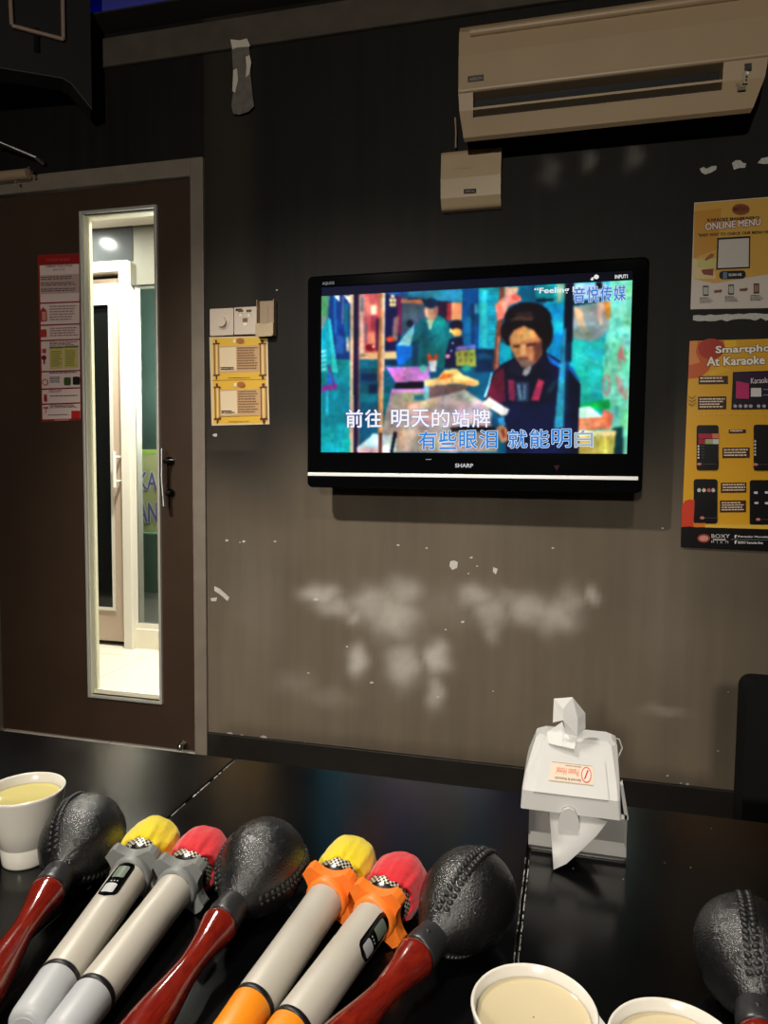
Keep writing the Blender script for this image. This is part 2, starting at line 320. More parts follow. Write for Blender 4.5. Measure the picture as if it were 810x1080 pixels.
room_box('wall_left', (XL-.12, YB, 0), (XL, .15, ZC), M['wall_plain']); room_box('wall_right', (XR, YB, 0), (XR+.12, .15, ZC), M['wall_plain'])
room_box('wall_back', (XL, YB-.12, 0), (XR, YB, ZC), M['wall_plain']); room_box('floor', (XL-.12, YB-.12, -.1), (XR+.12, .0, 0), M['floor'])
b = MB([M['ceiling'], M['cove']]); RE = .118              # ceiling with a raised tray whose cove is lit by a blue strip
b.box((XL-.12, -RE, ZC), (XR+.12, .15, ZC+.006)); b.box((XL-.12, YB-.12, ZC), (XR+.12, YB+RE, ZC+.006))
b.box((XL-.12, YB+RE, ZC), (XL+RE, -RE, ZC+.006)); b.box((XR-RE, YB+RE, ZC), (XR+.12, -RE, ZC+.006))
b.box((XL-.12, YB-.12, ZC+.22), (XR+.12, .15, ZC+.26), 0)
b.box((XL-.12, -.02, ZC+.006), (XR+.12, .15, ZC+.22), 1); b.box((XL-.12, YB-.12, ZC+.04), (XR+.12, YB+.02, ZC+.22), 1)
b.box((XL-.12, YB, ZC+.04), (XL+.02, 0, ZC+.22), 1); b.box((XR-.02, YB, ZC+.04), (XR+.12, 0, ZC+.22), 1)
struct(b.build('ceiling'))
q = MB(M['led']); q.box((XL+.1, -.07, ZC+.0062), (-1.2, -.05, ZC+.014)); tag(q.build('led_strip'), 'blue glowing light strip in the ceiling cove at top left', 'light strip')
b = MB(M['cornice']); b.box((XL, -.018, 2.638), (XR, 0, 2.742)); struct(b.build('trim_1', bevel=.004))
b = MB([M['base'], M['chip']]); b.box((FX1, -.014, 0), (XR, 0, .1))
struct(b.build('baseboard_front', bevel=.003))

# ------------------------------------------------------------------ door with its glazed slot
b = MB(M['jamb'])
b.box((DX1+.004, -.014, 0), (FX1, .13, FZ)); b.box((FX0, -.014, 0), (DX0-.004, .13, FZ)); b.box((DX0-.004, -.014, DZ+.004), (DX1+.004, .13, FZ))
struct(b.build('trim_2', bevel=.003))
WX0, WX1, WZ0, WZ1 = -1.873, -1.556, .199, 2.108
door = bpy.data.objects.new('door_1', None); COL.objects.link(door); door.location = (DX0, .03, .012); door['_w'] = (DX0, .03, .012); door['kind'] = 'structure'
Y0, Y1 = .006, .05
b = MB(M['door'])
b.box((DX0, Y0, .012), (WX0, Y1, DZ)); b.box((WX1, Y0, .012), (DX1, Y1, DZ)); b.box((WX0, Y0, .012), (WX1, Y1, WZ0)); b.box((WX0, Y0, WZ1), (WX1, Y1, DZ))
b.build('door_leaf', door)
b = MB(M['alu']); t = .011
b.box((WX0-t, -.006, WZ0-t), (WX0, .06, WZ1+t)); b.box((WX1, -.006, WZ0-t), (WX1+t, .06, WZ1+t)); b.box((WX0, -.006, WZ0-t), (WX1, .06, WZ0)); b.box((WX0, -.006, WZ1), (WX1, .06, WZ1+t))
fr_ = b.build('glazing_frame', door, bevel=.002)
b = MB(M['reveal']); b.box((WX0, .004, WZ0), (WX0+.003, .05, WZ1)); b.box((WX0, .032, WZ0), (WX0+.008, .05, WZ1)); b.box((WX0, .018, WZ0), (WX1, .05, WZ0+.014)); b.box((WX0, .018, WZ1-.004), (WX1, .07, WZ1)); b.box((WX1-.008, .018, WZ0), (WX1, .05, WZ1)); b.build('glazing_bead', door, bevel=.002)
b = MB(M['glass']); b.box((WX0, .026, WZ0), (WX1, .030, WZ1)); b.build('glass_pane', door)
h0, h1 = PY(169.5, 473, -.055), PY(174.5, 534, -.055)
b = MB(M['steel']); hx = (h0[0]+h1[0])/2
b.tube([(hx-.004, -.055, h0[2]), (hx-.006, -.055, (h0[2]+h1[2])/2), (hx+.002, -.055, h1[2])], .0085, 0, 14)
hd = b.build('pull_handle', door)
b = MB(M['black_gloss'])
for fz in (.22, .78):
    z = h0[2]+(h1[2]-h0[2])*fz; b.tube([(hx-.002, -.058, z), (hx-.002, .006, z)], .009, 0, 12); b.tube([(hx-.002, -.004, z), (hx-.002, .006, z)], .017, 0, 16)
b.build('handle_post', hd)
kp = PY(192, 786, -.02); b = MB(M['chrome']); b.tube([(kp[0], .006, kp[2]), (kp[0], -.03, kp[2])], .007); b.ball((kp[0], -.036, kp[2]), (.014, .012, .014)); b.tube([(kp[0]+.012, -.03, kp[2]+.022), (kp[0]-.006, -.034, kp[2]+.004)], .007)
b.build('door_bolt', door)
# door closer at the top left of the leaf
c0, c1 = PY(-18, 196, -.05), PY(33, 185, -.05)
b = MB(M['grey_tan']); zc = c1[2]+.012; b.tube([(c0[0], -.04, zc), (c1[0]-.02, -.04, zc)], .02, 0, 14); b.box((c0[0]-.02, -.04, zc-.02), (c1[0]-.03, .006, zc+.02))
cl = b.build('door_closer', door, bevel=.004)
b = MB(M['chrome']); 
for dx, dz in ((0, .012), (.012, -.002), (.012, -.016), (-.06, -.036)): b.ball((c1[0]+dx, -.062, zc+dz), (.006, .006, .006))
b.build('closer_screw', cl)
a0, a1 = PY(-12, 145, -.13), PY(38, 166, -.05)
b = MB(M['steel']); b.tube([a0, a1], .006, 0, 10); b.tube([a1, (a1[0]+.01, -.02, a1[2]-.012)], .009); b.build('closer_arm', cl)

# ------------------------------------------------------------------ corridor seen through the slot
CY = 1.36
room_box('floor_corridor', (-5, .0, -.1), (.2, CY+.8, 0), M['tile'])
fl = bpy.data.objects['floor_corridor'].data.materials[0]; nt = fl.node_tree; bs = nt.nodes['Principled BSDF']
br = nt.nodes.new('ShaderNodeTexBrick'); br.offset = 0; br.inputs['Color1'].default_value = br.inputs['Color2'].default_value = (*lin((226, 218, 204)), 1); br.inputs['Mortar'].default_value = (*lin((176, 168, 154)), 1)
br.inputs['Scale'].default_value = 1; br.inputs['Brick Width'].default_value = .6; br.inputs['Row Height'].default_value = .6; br.inputs['Mortar Size'].default_value = .004
tc = nt.nodes.new('ShaderNodeTexCoord'); nt.links.new(tc.outputs['Object'], br.inputs[0]); nt.links.new(br.outputs[0], bs.inputs['Base Color'])
czc = PY(118, 240, CY)[2]
room_box('ceiling_corridor', (-5, .15, czc), (.2, CY+.8, czc+.05), M['white_paint'])
room_box('wall_corridor_end', (-5.1, .15, 0), (-5, CY+.8, czc), M['cream']); room_box('wall_corridor_near', (.2, .15, 0), (.3, CY+.8, czc), M['cream'])
jx0, jx1 = PY(131, 500, CY)[0], PY(140.5, 500, CY)[0]; jz = PY(135, 275.5, CY)[2]; jz1 = PY(128, 287, CY)[2]
gx0 = jx1
b = MB([M['glossgrey'], M['cream'], mat('olive grey wall', (92, 91, 80), .6)])
dl = jx0-.9                                                # left edge of the opposite door leaf
b.box((dl-.09, CY-.004, jz), (PY(140, 255, CY)[0], CY+.1, czc), 0); b.box((-5, CY, 0), (dl-.09, CY+.1, czc), 1)
gz1, gz0 = PY(152, 300, CY)[2], PY(152, 664, CY)[2]
b.box((gx0, CY, gz1), (.2, CY+.1, czc), 2); b.box((gx0, CY, 0), (.2, CY+.1, gz0), 1)
struct(b.build('wall_corridor_far'))
b = MB(M['white_paint']); b.box((jx0, CY-.03, 0), (jx1, CY+.1, jz)); b.box((dl-.09, CY-.03, 0), (dl, CY+.1, jz)); b.box((dl, CY-.03, jz1), (jx0, CY+.1, jz)); struct(b.build('trim_3', bevel=.004))
d2 = bpy.data.objects.new('door_2', None); COL.objects.link(d2); d2.location = (dl, CY+.05, 0); d2['_w'] = (dl, CY+.05, 0); d2['kind'] = 'structure'
lz1 = PY(115, 293, CY)[2]; wx1 = PY(114, 400, CY)[0]; wz1, wz0 = PY(106, 321, CY)[2], PY(112, 641, CY)[2]; wx0 = dl+(jx0-wx1)
b = MB([M['beige'], M['black_satin']]); b.box((dl, CY+.02, .03), (wx0, CY+.06, lz1)); b.box((wx1, CY+.02, .03), (jx0, CY+.06, lz1)); b.box((wx0, CY+.02, .03), (wx1, CY+.06, wz0)); b.box((wx0, CY+.02, wz1), (wx1, CY+.06, lz1))
b.box((dl, CY+.08, 0), (jx0, CY+.1, jz1), 1); b.build('door_leaf', d2)
b = MB(M['white_paint']); t = .018
b.box((wx0-t, CY+.01, wz0-t), (wx0, CY+.05, wz1+t)); b.box((wx1, CY+.01, wz0-t), (wx1+t, CY+.05, wz1+t)); b.box((wx0, CY+.01, wz0-t), (wx1, CY+.05, wz0)); b.box((wx0, CY+.01, wz1), (wx1, CY+.05, wz1+t)); b.build('glazing_frame', d2)
b = MB(M['glassdark']); b.box((wx0, CY+.035, wz0), (wx1, CY+.04, wz1)); b.build('glass_pane', d2)
hz1, hz0 = PY(121, 476, CY-.05)[2], PY(121, 514, CY-.05)[2]; hx2 = PY(120.5, 495, CY-.05)[0]
b = MB(M['white_paint']); b.tube([(hx2, CY-.05, hz0), (hx2, CY-.05, hz1)], .011)
for z in (hz0+.035, hz1-.035): b.tube([(hx2, CY-.05, z), (hx2, CY+.02, z)], .009)
b.build('pull_handle', d2)
# glazed partition right of the opposite door, a lit shop board behind it
b = MB([M['white_paint']]); b.box((gx0, CY+.02, gz0), (.2, CY+.06, gz0+.03)); w1 = struct(b.build('window_1'))
b = MB(M['glass']); b.box((gx0, CY+.035, gz0+.03), (.2, CY+.041, gz1)); b.build('glass_pane', w1)
b = MB([mat('green grey back wall', (70, 92, 84), .6, var=.3, vscale=3), mat('pale grey dado', (170, 178, 176), .6)]); b.box((gx0-.6, CY+.75, 0), (.2, CY+.8, czc)); zz = PY(155, 632, CY+.75)[2]; b.box((gx0-.6, CY+.74, 0), (.2, CY+.75, zz), 1); struct(b.build('wall_partition_back'))
YS = CY+.3; s0, s1 = PY(140, 474, YS), PY(185, 562, YS)
p = Print([M['ink']], YS-.021); p.box((s0[0], YS-.02, s1[2]), (s1[0], YS, s0[2]), 0, (206, 208, 146))
p.rect(142, 475, 183, 479, (180, 220, 90))
p.otext('KA', 146, 516, 165.5, 18, (128, 118, 176), (238, 236, 232), 1.3, .03, .3); p.otext('AN', 145, 550, 166, 20, (128, 118, 176), (238, 236, 232), 1.3, .03, .3)
tag(p.build('shop_sign'), 'yellow board with purple KA and AN lettering seen through door glass', 'sign')
s3 = PY(143, 624, YS-.06)
ds = thing('display_stand', 'grey green counter carrying the yellow lettered board beyond the door glass', 'counter', ((s0[0]+s1[0])/2, YS, 0))
b = MB([mat('grey green laminate', (104, 132, 112), .35)]); b.box((s0[0], YS-.06, s3[2]), (s1[0], YS+.2, s1[2])); b.build('panel', ds, bevel=.008)
b = MB([mat('pale grey laminate', (176, 184, 184), .4)]); b.box((s0[0], YS-.05, 0), (s1[0], YS+.19, s3[2])); b.build('base', ds, bevel=.006)

# ------------------------------------------------------------------ television
YT = -.19
tl, tr, br_, bl = PY(322.8, 292.2, YT), PY(685, 270.5, YT), PY(677.3, 520, YT), PY(326.3, 514, YT)
X0, X1, Z0, Z1 = (tl[0]+bl[0])/2, (tr[0]+br_[0])/2, (bl[2]+br_[2])/2, (tl[2]+tr[2])/2
a_, c_, e_, g_ = PY(338, 312, YT), PY(666.5, 295, YT), PY(661.7, 478, YT), PY(339.4, 477.5, YT)
SX0, SX1, SZ0, SZ1 = (a_[0]+g_[0])/2, (c_[0]+e_[0])/2, (g_[2]+e_[2])/2, (a_[2]+c_[2])/2
SZT = SZ1+.028                                            # the letterbox strip above the picture
tv = thing('television', 'wide black wall television showing a street stall video with lyrics', 'television', ((X0+X1)/2, YT+.11, Z0))
strip_z = (PY(327, 500.5, YT)[2]+PY(675, 504, YT)[2])/2
outer = rrect(X0, Z0, X1, Z1, .018, 5)
b = MB(M['black_gloss'])
# bezel: outer rounded slab minus the screen opening, built as a ring of quads
inner = []
for (x, z) in outer:
    inner.append((min(max(x, SX0-.001), SX1+.001), min(max(z, SZ0-.001), SZT+.001)))
n = len(outer); bz = -.004
fo = [(x, YT, z) for x, z in outer]; fi = [(x, YT-.004, z) for x, z in inner]; bo = [(x, YT+.03, z) for x, z in outer]; bi = [(x, YT+.012, z) for x, z in inner]
fe = [(x+(.006 if x < (X0+X1)/2 else -.006), YT-.004, z+(.006 if z < (Z0+Z1)/2 else -.006)) for x, z in outer]
b.loft([bo, fo, fe], 0, False, False); b.add(fe+fi, [(i, (i+1) % n, n+(i+1) % n, n+i) for i in range(n)]); b.loft([fi, bi], 0, False, False)
bez = b.build('bezel', tv)
b = MB(M['black_satin']); b.prism(rrect(X0+.01, Z0+.012, X1-.01, Z1-.01, .015), lambda p, e: (p[0], YT+.028 if e == 0 else YT+.06, p[1])); b.prism(rrect(X0+.08, Z0+.05, X1-.08, Z1-.06, .03), lambda p, e: (p[0], YT+.06 if e == 0 else YT+.11, p[1])); b.build('back_case', tv, bevel=.004)
b = MB(M['steel']); xm = (X0+X1)/2; zm = (Z0+Z1)/2; b.box((xm-.2, YT+.105, zm-.18), (xm+.2, YT+.12, zm+.18)); b.box((xm-.1, YT+.12, zm-.1), (xm+.1, -.012, zm+.1)); b.box((xm-.15, -.014, zm-.15), (xm+.15, -.0014, zm+.15)); b.build('wall_bracket', tv)
b = MB(M['silver']); b.box((X0+.003, YT-.0075, strip_z-.006), (X1-.012, YT-.003, strip_z+.006)); b.build('trim_strip', tv, bevel=.002)
p = MB(M['black_gloss']); p.prism(rrect(X0+.004, Z0+.004, X1-.004, strip_z-.008, .016), lambda q, e: (q[0], YT-.009 if e == 0 else YT-.003, q[1])); p.build('speaker_bar', tv, bevel=.003)
p = Print([M['screen']], YT-.0045); 
p.text('SHARP', 480, 493, 499, 4.2, (200, 200, 205), .01, .02); p.build('brand_lettering', tv); p = Print([M['screen']], YT-.0045); p.text('AQUOS', 340, 301, 352.5, 3.4, (150, 150, 155), -.06, .0)
p.build('series_lettering', tv); p = Print([M['screen']], YT-.0045); p.text('INPUT1', 648.5, 294, 662, 4, (225, 225, 225), -.05, .03)
p.build('input_lettering', tv); p = Print([M['screen']], YT-.0045); p.ell(629, 292, 2.6, 2.4, (230, 230, 230)); p.ell(624.5, 294.6, 1.6, 1.2, (230, 230, 230)); p.rect(624, 292.6, 629, 293.6, (230, 230, 230), -.1)
p.build('note_icon', tv); p = Print([M['screen']], YT-.0045); p.poly([(449, 484.3), (455, 484.1), (455, 484.8), (449, 485)], (150, 150, 150))
p.build('status_light', tv); p = Print([M['screen']], YT-.0045); p.poly([(584, 491), (590, 490.5), (589, 494), (587, 496.5)], (44, 18, 22))
p.build('sensor_mark', tv)
# --- the moving picture on the screen, painted on a fine grid of vertices
GW, GH = 400, 216
img = np.zeros((GH, GW, 3)); ux = np.linspace(SX0, SX1, GW); uz = np.linspace(SZT, SZ0, GH); GU, GV = np.meshgrid(ux, uz)
def crop(ox, oy, s): return lambda *p: [(ox+x/s, oy+y/s) for x, y in p]
A, B_, C_ = crop(330, 290, 6.75), crop(430, 290, 6.75), crop(550, 290, 6.75); D_, E_, F_ = crop(330, 385, 6.75), crop(430, 385, 6.75), crop(550, 385, 6.75); G_ = crop(490, 260, 3.857)
def pm(pts): return np.array([PY(x, y, YT)[[0, 2]] for x, y in pts])
def fill(pts, col, alpha=1.0, soft=0):
    q = pm(pts); ins = np.zeros(GU.shape, bool); n = len(q)
    for i in range(n):
        x1, y1 = q[i]; x2, y2 = q[(i+1) % n]
        if y1 == y2: continue
        cnd = ((y1 > GV) != (y2 > GV)) & (GU < (x2-x1)*(GV-y1)/(y2-y1)+x1); ins ^= cnd
    a = ins.astype(float)
    for _ in range(soft): a = blur(a)
    a = (a*alpha)[..., None]; img[:] = img*(1-a)+np.array(col, float)*a
def blur(a):
    p = np.pad(a, [(1, 1), (1, 1)]+[(0, 0)]*(a.ndim-2), mode='edge'); a = (p[:-2, 1:-1]+2*p[1:-1, 1:-1]+p[2:, 1:-1])/4
    p = np.pad(a, [(0, 0), (1, 1)]+[(0, 0)]*(a.ndim-2), mode='edge'); return (p[:, :-2]+2*p[:, 1:-1]+p[:, 2:])/4
def rc(fn, x0, y0, x1, y1): return fn((x0, y0), (x1, y0), (x1, y1), (x0, y1))
def el(fn, cx, cy, rx, ry, n=20): return fn(*[(cx+rx*math.cos(2*PI*i/n), cy+ry*math.sin(2*PI*i/n)) for i in range(n)])
ALL = [(330, 285), (675, 285), (675, 485), (330, 485)]
fill(ALL, (8, 84, 118))
fill(rc(A, 100, 130, 310, 600), (16, 58, 132)); fill(rc(A, 150, 150, 165, 420), (30, 120, 190), 1, 2); fill(rc(A, 205, 150, 225, 350), (110, 120, 170), .8, 2); fill(rc(A, 225, 200, 255, 480), (0, 110, 150), 1, 2); fill(rc(A, 160, 430, 215, 560), (50, 120, 190), .8, 3); fill(rc(A, 235, 440, 255, 540), (240, 220, 180), .9, 2)
fill(A((52, 140), (118, 140), (105, 290), (52, 430)), (92, 160, 116), 1, 2); fill(A((52, 290), (105, 290), (95, 420), (52, 420)), (134, 152, 156), 1, 2)
fill(D_((50, -40), (270, -40), (280, 630), (50, 630)), (0, 146, 160)); fill(D_((60, 190), (270, 150), (270, 400), (60, 420)), (6, 122, 138), .7, 5); fill(D_((60, 440), (270, 420), (270, 625), (60, 625)), (20, 176, 184), .8, 5)
fill(A((52, 420), (105, 300), (175, 690), (52, 690)), (0, 176, 200), 1, 1); fill(A((105, 300), (125, 320), (178, 700), (140, 690)), (70, 226, 240), 1, 1)
for i in range(5): fill(A((55, 540+i*32), (95, 530+i*32), (98, 545+i*32), (55, 556+i*32)), (190, 245, 245), .9, 1)
fill(D_((60, 150), (170, 130), (175, 165), (60, 195)), (160, 60, 160), 1, 1); fill(D_((100, 0), (120, 0), (160, 150), (140, 160)), (120, 60, 150), 1, 1); fill(rc(D_, 102, 60, 138, 135), (40, 110, 190), 1, 1); fill(rc(D_, 92, 180, 108, 360), (60, 190, 210), .8, 2)
fill(A((143, 146), (186, 146), (190, 196)), (250, 240, 215)); fill(A((218, 144), (272, 146), (266, 208)), (250, 240, 205))
fill(rc(A, 325, 130, 480, 560), (204, 96, 96)); fill(rc(A, 325, 140, 362, 560), (228, 196, 170), 1, 2); fill(rc(A, 340, 150, 362, 260), (40, 100, 130), 1, 2); fill(rc(A, 368, 340, 386, 480), (90, 110, 120), .9, 2); fill(rc(A, 350, 150, 400, 300), (230, 150, 130), .7, 4); fill(rc(A, 412, 215, 452, 284), (250, 226, 180), 1, 3); fill(rc(A, 390, 400, 440, 500), (240, 160, 130), .9, 4); fill(rc(A, 410, 290, 470, 400), (150, 50, 90), .7, 4); fill(rc(A, 448, 310, 480, 540), (50, 20, 60), .9, 3)
fill(el(A, 410, 515, 38, 26), (110, 16, 30), 1, 1); fill(el(A, 432, 508, 12, 14), (240, 190, 170), 1, 1)
fill(rc(A, 515, 120, 620, 560), (18, 18, 70)); fill(rc(A, 545, 130, 590, 232), (60, 50, 80))
for dx, dy in ((555, 180), (582, 180), (556, 210), (580, 210), (568, 150)): fill(el(A, dx, dy, 13, 14), (255, 236, 180), 1, 1)
fill(rc(A, 598, 140, 640, 420), (126, 34, 92), 1, 3); fill(A((575, 300), (610, 290), (600, 470), (560, 470)), (190, 150, 130), .8, 3); fill(el(A, 548, 458, 28, 20), (240, 76, 40), 1, 1)
fill(rc(A, 630, 120, 830, 560), (72, 92, 116)); fill(rc(A, 640, 210, 740, 330), (86, 108, 124), 1, 4); fill(A((628, 175), (770, 168), (790, 205), (628, 198)), (232, 164, 118), 1, 2)
fill(A((515, 118), (850, 100), (850, 165), (620, 150), (515, 130)), (30, 90, 150), 1, 2)
fill(A((325, 560), (600, 540), (610, 605), (325, 600)), (236, 202, 146), 1, 2); fill(A((330, 560), (400, 575), (330, 590)), (90, 90, 90), .8, 2)
fill(A((325, 605), (640, 600), (640, 690), (325, 690)), (10, 104, 130)); fill(A((500, 600), (640, 600), (640, 650), (500, 650)), (8, 40, 70), 1, 3)
fill(D_((320, 30), (460, 20), (460, 625), (320, 625)), (8, 84, 112)); fill(rc(D_, 340, 60, 450, 110), (6, 40, 80), 1, 4); fill(rc(D_, 330, 200, 450, 260), (10, 130, 150), .7, 5); fill(rc(D_, 400, 140, 460, 200), (6, 30, 60), 1, 3); fill(D_((490, 0), (600, 0), (620, 625), (490, 625)), (6, 90, 110)); fill(rc(D_, 490, 200, 560, 320), (8, 120, 130), .8, 4); fill(rc(D_, 490, 430, 600, 500), (6, 50, 70), 1, 4)
# far wall and the man
fill(B_((0, 120), (400, 95), (400, 190), (0, 175)), (52, 146, 176), 1, 1); fill(rc(B_, 200, 185, 290, 330), (44, 24, 52)); fill(rc(B_, 276, 195, 312, 322), (160, 54, 62), 1, 1); fill(rc(B_, 310, 195, 388, 322), (218, 156, 108), 1, 1); fill(B_((0, 160), (110, 165), (150, 200), (0, 195)), (16, 40, 80), 1, 2); fill(B_((0, 175), (95, 170), (112, 200), (0, 198)), (230, 160, 112), 1, 1)
fill(rc(B_, 386, 95, 510, 540), (8, 78, 138)); fill(rc(B_, 395, 300, 470, 500), (6, 108, 160), 1, 5); fill(rc(B_, 470, 205, 500, 275), (90, 180, 220), .8, 2); fill(rc(B_, 450, 200, 475, 500), (8, 40, 90), .8, 3)
fill(rc(B_, 505, 90, 655, 560), (30, 168, 188))
for i in range(16): fill(rc(B_, 566, 105+i*26, 648, 116+i*26), (20, 120, 150), .8, 1)
fill(rc(B_, 525, 100, 560, 540), (70, 206, 214), .8, 3); fill(rc(B_, 478, 525, 620, 690), (4, 40, 74), 1, 2); fill(rc(B_, 500, 560, 600, 600), (6, 90, 130), .8, 4)
fill(A((588, 500), (655, 420), (722, 340), (724, 560), (640, 640), (600, 640)), (0, 104, 184), 1, 1); fill(A((600, 500), (650, 430), (722, 340), (722, 440), (690, 505)), (150, 214, 232), 1, 1); fill(el(A, 690, 345, 24, 26), (16, 24, 50), 1, 1)
fill(B_((30, 450), (65, 345), (135, 290), (215, 282), (265, 310), (300, 400), (325, 500), (318, 660), (30, 660)), (8, 112, 120), 1, 1); fill(B_((90, 340), (140, 330), (140, 640), (100, 640)), (4, 84, 100), .8, 3); fill(B_((180, 320), (260, 320), (270, 480), (180, 520)), (20, 146, 146), .7, 5); fill(B_((30, 470), (80, 460), (70, 650), (30, 650)), (6, 50, 90), .8, 3)
fill(B_((132, 318), (190, 305), (165, 390), (150, 385)), (190, 214, 180), 1, 1); fill(el(B_, 165, 255, 46, 66), (206, 160, 136), 1, 1); fill(B_((120, 240), (150, 230), (150, 310), (128, 290)), (236, 196, 170), .9, 2); fill(el(B_, 165, 200, 52, 36), (14, 46, 84), 1, 1); fill(B_((190, 220), (218, 225), (205, 300), (180, 320)), (150, 100, 90), .8, 2)
fill(el(B_, 345, 360, 48, 42), (24, 18, 40), 1, 1); fill(el(B_, 348, 408, 38, 30), (250, 184, 100), 1, 1); fill(el(B_, 306, 395, 10, 16), (250, 220, 150)); fill(B_((300, 450), (390, 440), (400, 660), (262, 660), (270, 560)), (18, 22, 58), 1, 1); fill(el(B_, 284, 578, 18, 16), (240, 160, 200)); fill(el(B_, 310, 540, 9, 9), (120, 150, 220)); fill(el(B_, 320, 485, 8, 9), (120, 180, 230))
fill(B_((338, 540), (480, 525), (488, 650), (345, 650)), (150, 158, 76), 1, 1)
for i in range(3):
    for j in range(2): fill(rc(B_, 362+i*40, 552+j*42, 384+i*40, 578+j*42), (96, 112, 44), .9, 1)
fill(B_((345, 510), (480, 496), (484, 525), (345, 535)), (126, 118, 190), 1, 1)
# tables, pot, food
fill(D_((515, 12), (830, 10), (830, 118), (590, 126)), (204, 132, 212), 1, 1); fill(D_((560, 40), (700, 60), (690, 110), (590, 120)), (226, 130, 200), .6, 4); fill(D_((590, 126), (830, 112), (830, 172), (575, 172)), (4, 4, 18), 1, 1); fill(D_((558, 170), (830, 164), (830, 205), (645, 206), (600, 325), (525, 330)), (226, 150, 222), 1, 1); fill(el(D_, 540, 322, 18, 16), (240, 60, 160), 1, 1)
fill(E_((0, 190), (130, 190), (560, 260), (640, 620), (-200, 620), (-160, 330), (-110, 205)), (176, 160, 152), 1, 1); fill(D_((640, 205), (810, 205), (810, 280), (660, 330)), (150, 140, 120), .9, 3); fill(rc(D_, 720, 210, 800, 250), (20, 90, 120), .9, 2)
fill(E_((0, 300), (130, 250), (400, 168), (540, 268), (600, 340), (580, 440), (0, 440)), (204, 182, 178), 1, 2); fill(E_((0, 285), (120, 255), (260, 225), (200, 290), (0, 330)), (226, 186, 160), .8, 3); fill(E_((300, 220), (400, 175), (470, 250), (360, 270)), (206, 206, 190), .9, 3); fill(E_((150, 270), (450, 290), (560, 330), (300, 345)), (170, 160, 170), .7, 4)
fill(D_((620, 420), (810, 430), (810, 600), (600, 600)), (190, 172, 150), .9, 4); fill(E_((0, 440), (300, 440), (300, 590), (0, 590)), (184, 170, 160), .7, 4)
fill(E_((300, 445), (420, 430), (640, 440), (620, 480), (310, 475)), (16, 12, 16), 1, 2); fill(E_((320, 480), (640, 480), (640, 600), (320, 600)), (130, 110, 100), .6, 4)
fill(rc(E_, 115, 100, 160, 240), (120, 176, 188), 1, 1); fill(E_((150, 140), (425, 140), (425, 165), (300, 205), (150, 235)), (118, 92, 92), 1, 1)
fill(E_((115, 110), (215, 88), (262, 34), (350, 24), (395, 70), (505, 112), (510, 138), (470, 152), (380, 134), (240, 140), (130, 152)), (250, 204, 138), 1, 1); fill(E_((215, 105), (260, 60), (330, 66), (290, 96)), (216, 112, 40), 1, 1); fill(E_((330, 110), (500, 120), (480, 145), (380, 130)), (226, 160, 90), .8, 2); fill(E_((120, 150), (190, 125), (170, 150)), (180, 150, 60), .8, 1)
fill(B_((135, 565), (160, 558), (175, 600), (190, 560), (216, 562), (205, 618), (145, 618)), (240, 84, 44), 1, 1); fill(B_((148, 612), (208, 608), (200, 690), (158, 690)), (245, 240, 242), 1, 1); fill(el(E_, 110, 25, 26, 26), (110, 210, 180), 1, 2); fill(el(E_, 415, 25, 30, 22), (40, 150, 140), 1, 2)
# right wall, pot and baskets
fill(G_((330, 140), (690, 120), (690, 850), (440, 850), (330, 500)), (20, 176, 190)); fill(G_((440, 380), (600, 380), (600, 650), (440, 650)), (44, 190, 180), 1, 3); fill(G_((452, 600), (600, 600), (600, 640), (452, 650)), (30, 170, 160), 1, 3)
fill(G_((592, 130), (690, 120), (690, 850), (560, 850), (566, 480)), (128, 216, 188), 1, 1)
for i in range(60):
    x, y = random.uniform(575, 680), random.uniform(150, 830); fill(el(G_, x, y, random.uniform(4, 10), random.uniform(6, 26), 8), random.choice([(90, 186, 162), (160, 232, 208), (104, 200, 180), (70, 160, 140)]), .6, 1)
fill(G_((622, 440), (640, 392), (648, 440), (660, 470), (630, 455), (640, 500), (628, 480)), (204, 120, 128), .9, 1); fill(el(G_, 577, 562, 18, 44), (206, 130, 140), .8, 1); fill(el(G_, 577, 562, 10, 32), (120, 204, 184), 1, 1); fill(G_((610, 520), (640, 540), (650, 600), (668, 560), (660, 630), (625, 590)), (196, 120, 130), .7, 2); fill(G_((440, 430), (590, 490), (590, 494), (440, 436)), (120, 220, 220), .8, 1); fill(G_((440, 560), (565, 590), (565, 594), (440, 566)), (120, 220, 220), .6, 1)
fill(G_((440, 150), (580, 145), (580, 215), (440, 225)), (182, 200, 236), .9, 3); fill(G_((430, 232), (590, 218), (588, 330), (560, 368), (510, 386), (440, 372)), (150, 160, 154), 1, 1); fill(G_((445, 250), (470, 248), (500, 345), (470, 352)), (232, 190, 146), .9, 2); fill(G_((540, 225), (566, 222), (560, 320), (548, 320)), (226, 192, 160), .9, 2); fill(G_((566, 225), (592, 222), (592, 290), (576, 290)), (190, 134, 50), 1, 1); fill(G_((430, 225), (585, 200), (560, 222), (440, 244)), (10, 60, 80), 1, 1); fill(G_((440, 330), (580, 320), (560, 368), (510, 386), (440, 372)), (120, 150, 140), .6, 4); fill(G_((535, 145), (560, 142), (560, 170), (535, 172)), (14, 10, 20), 1, 0)
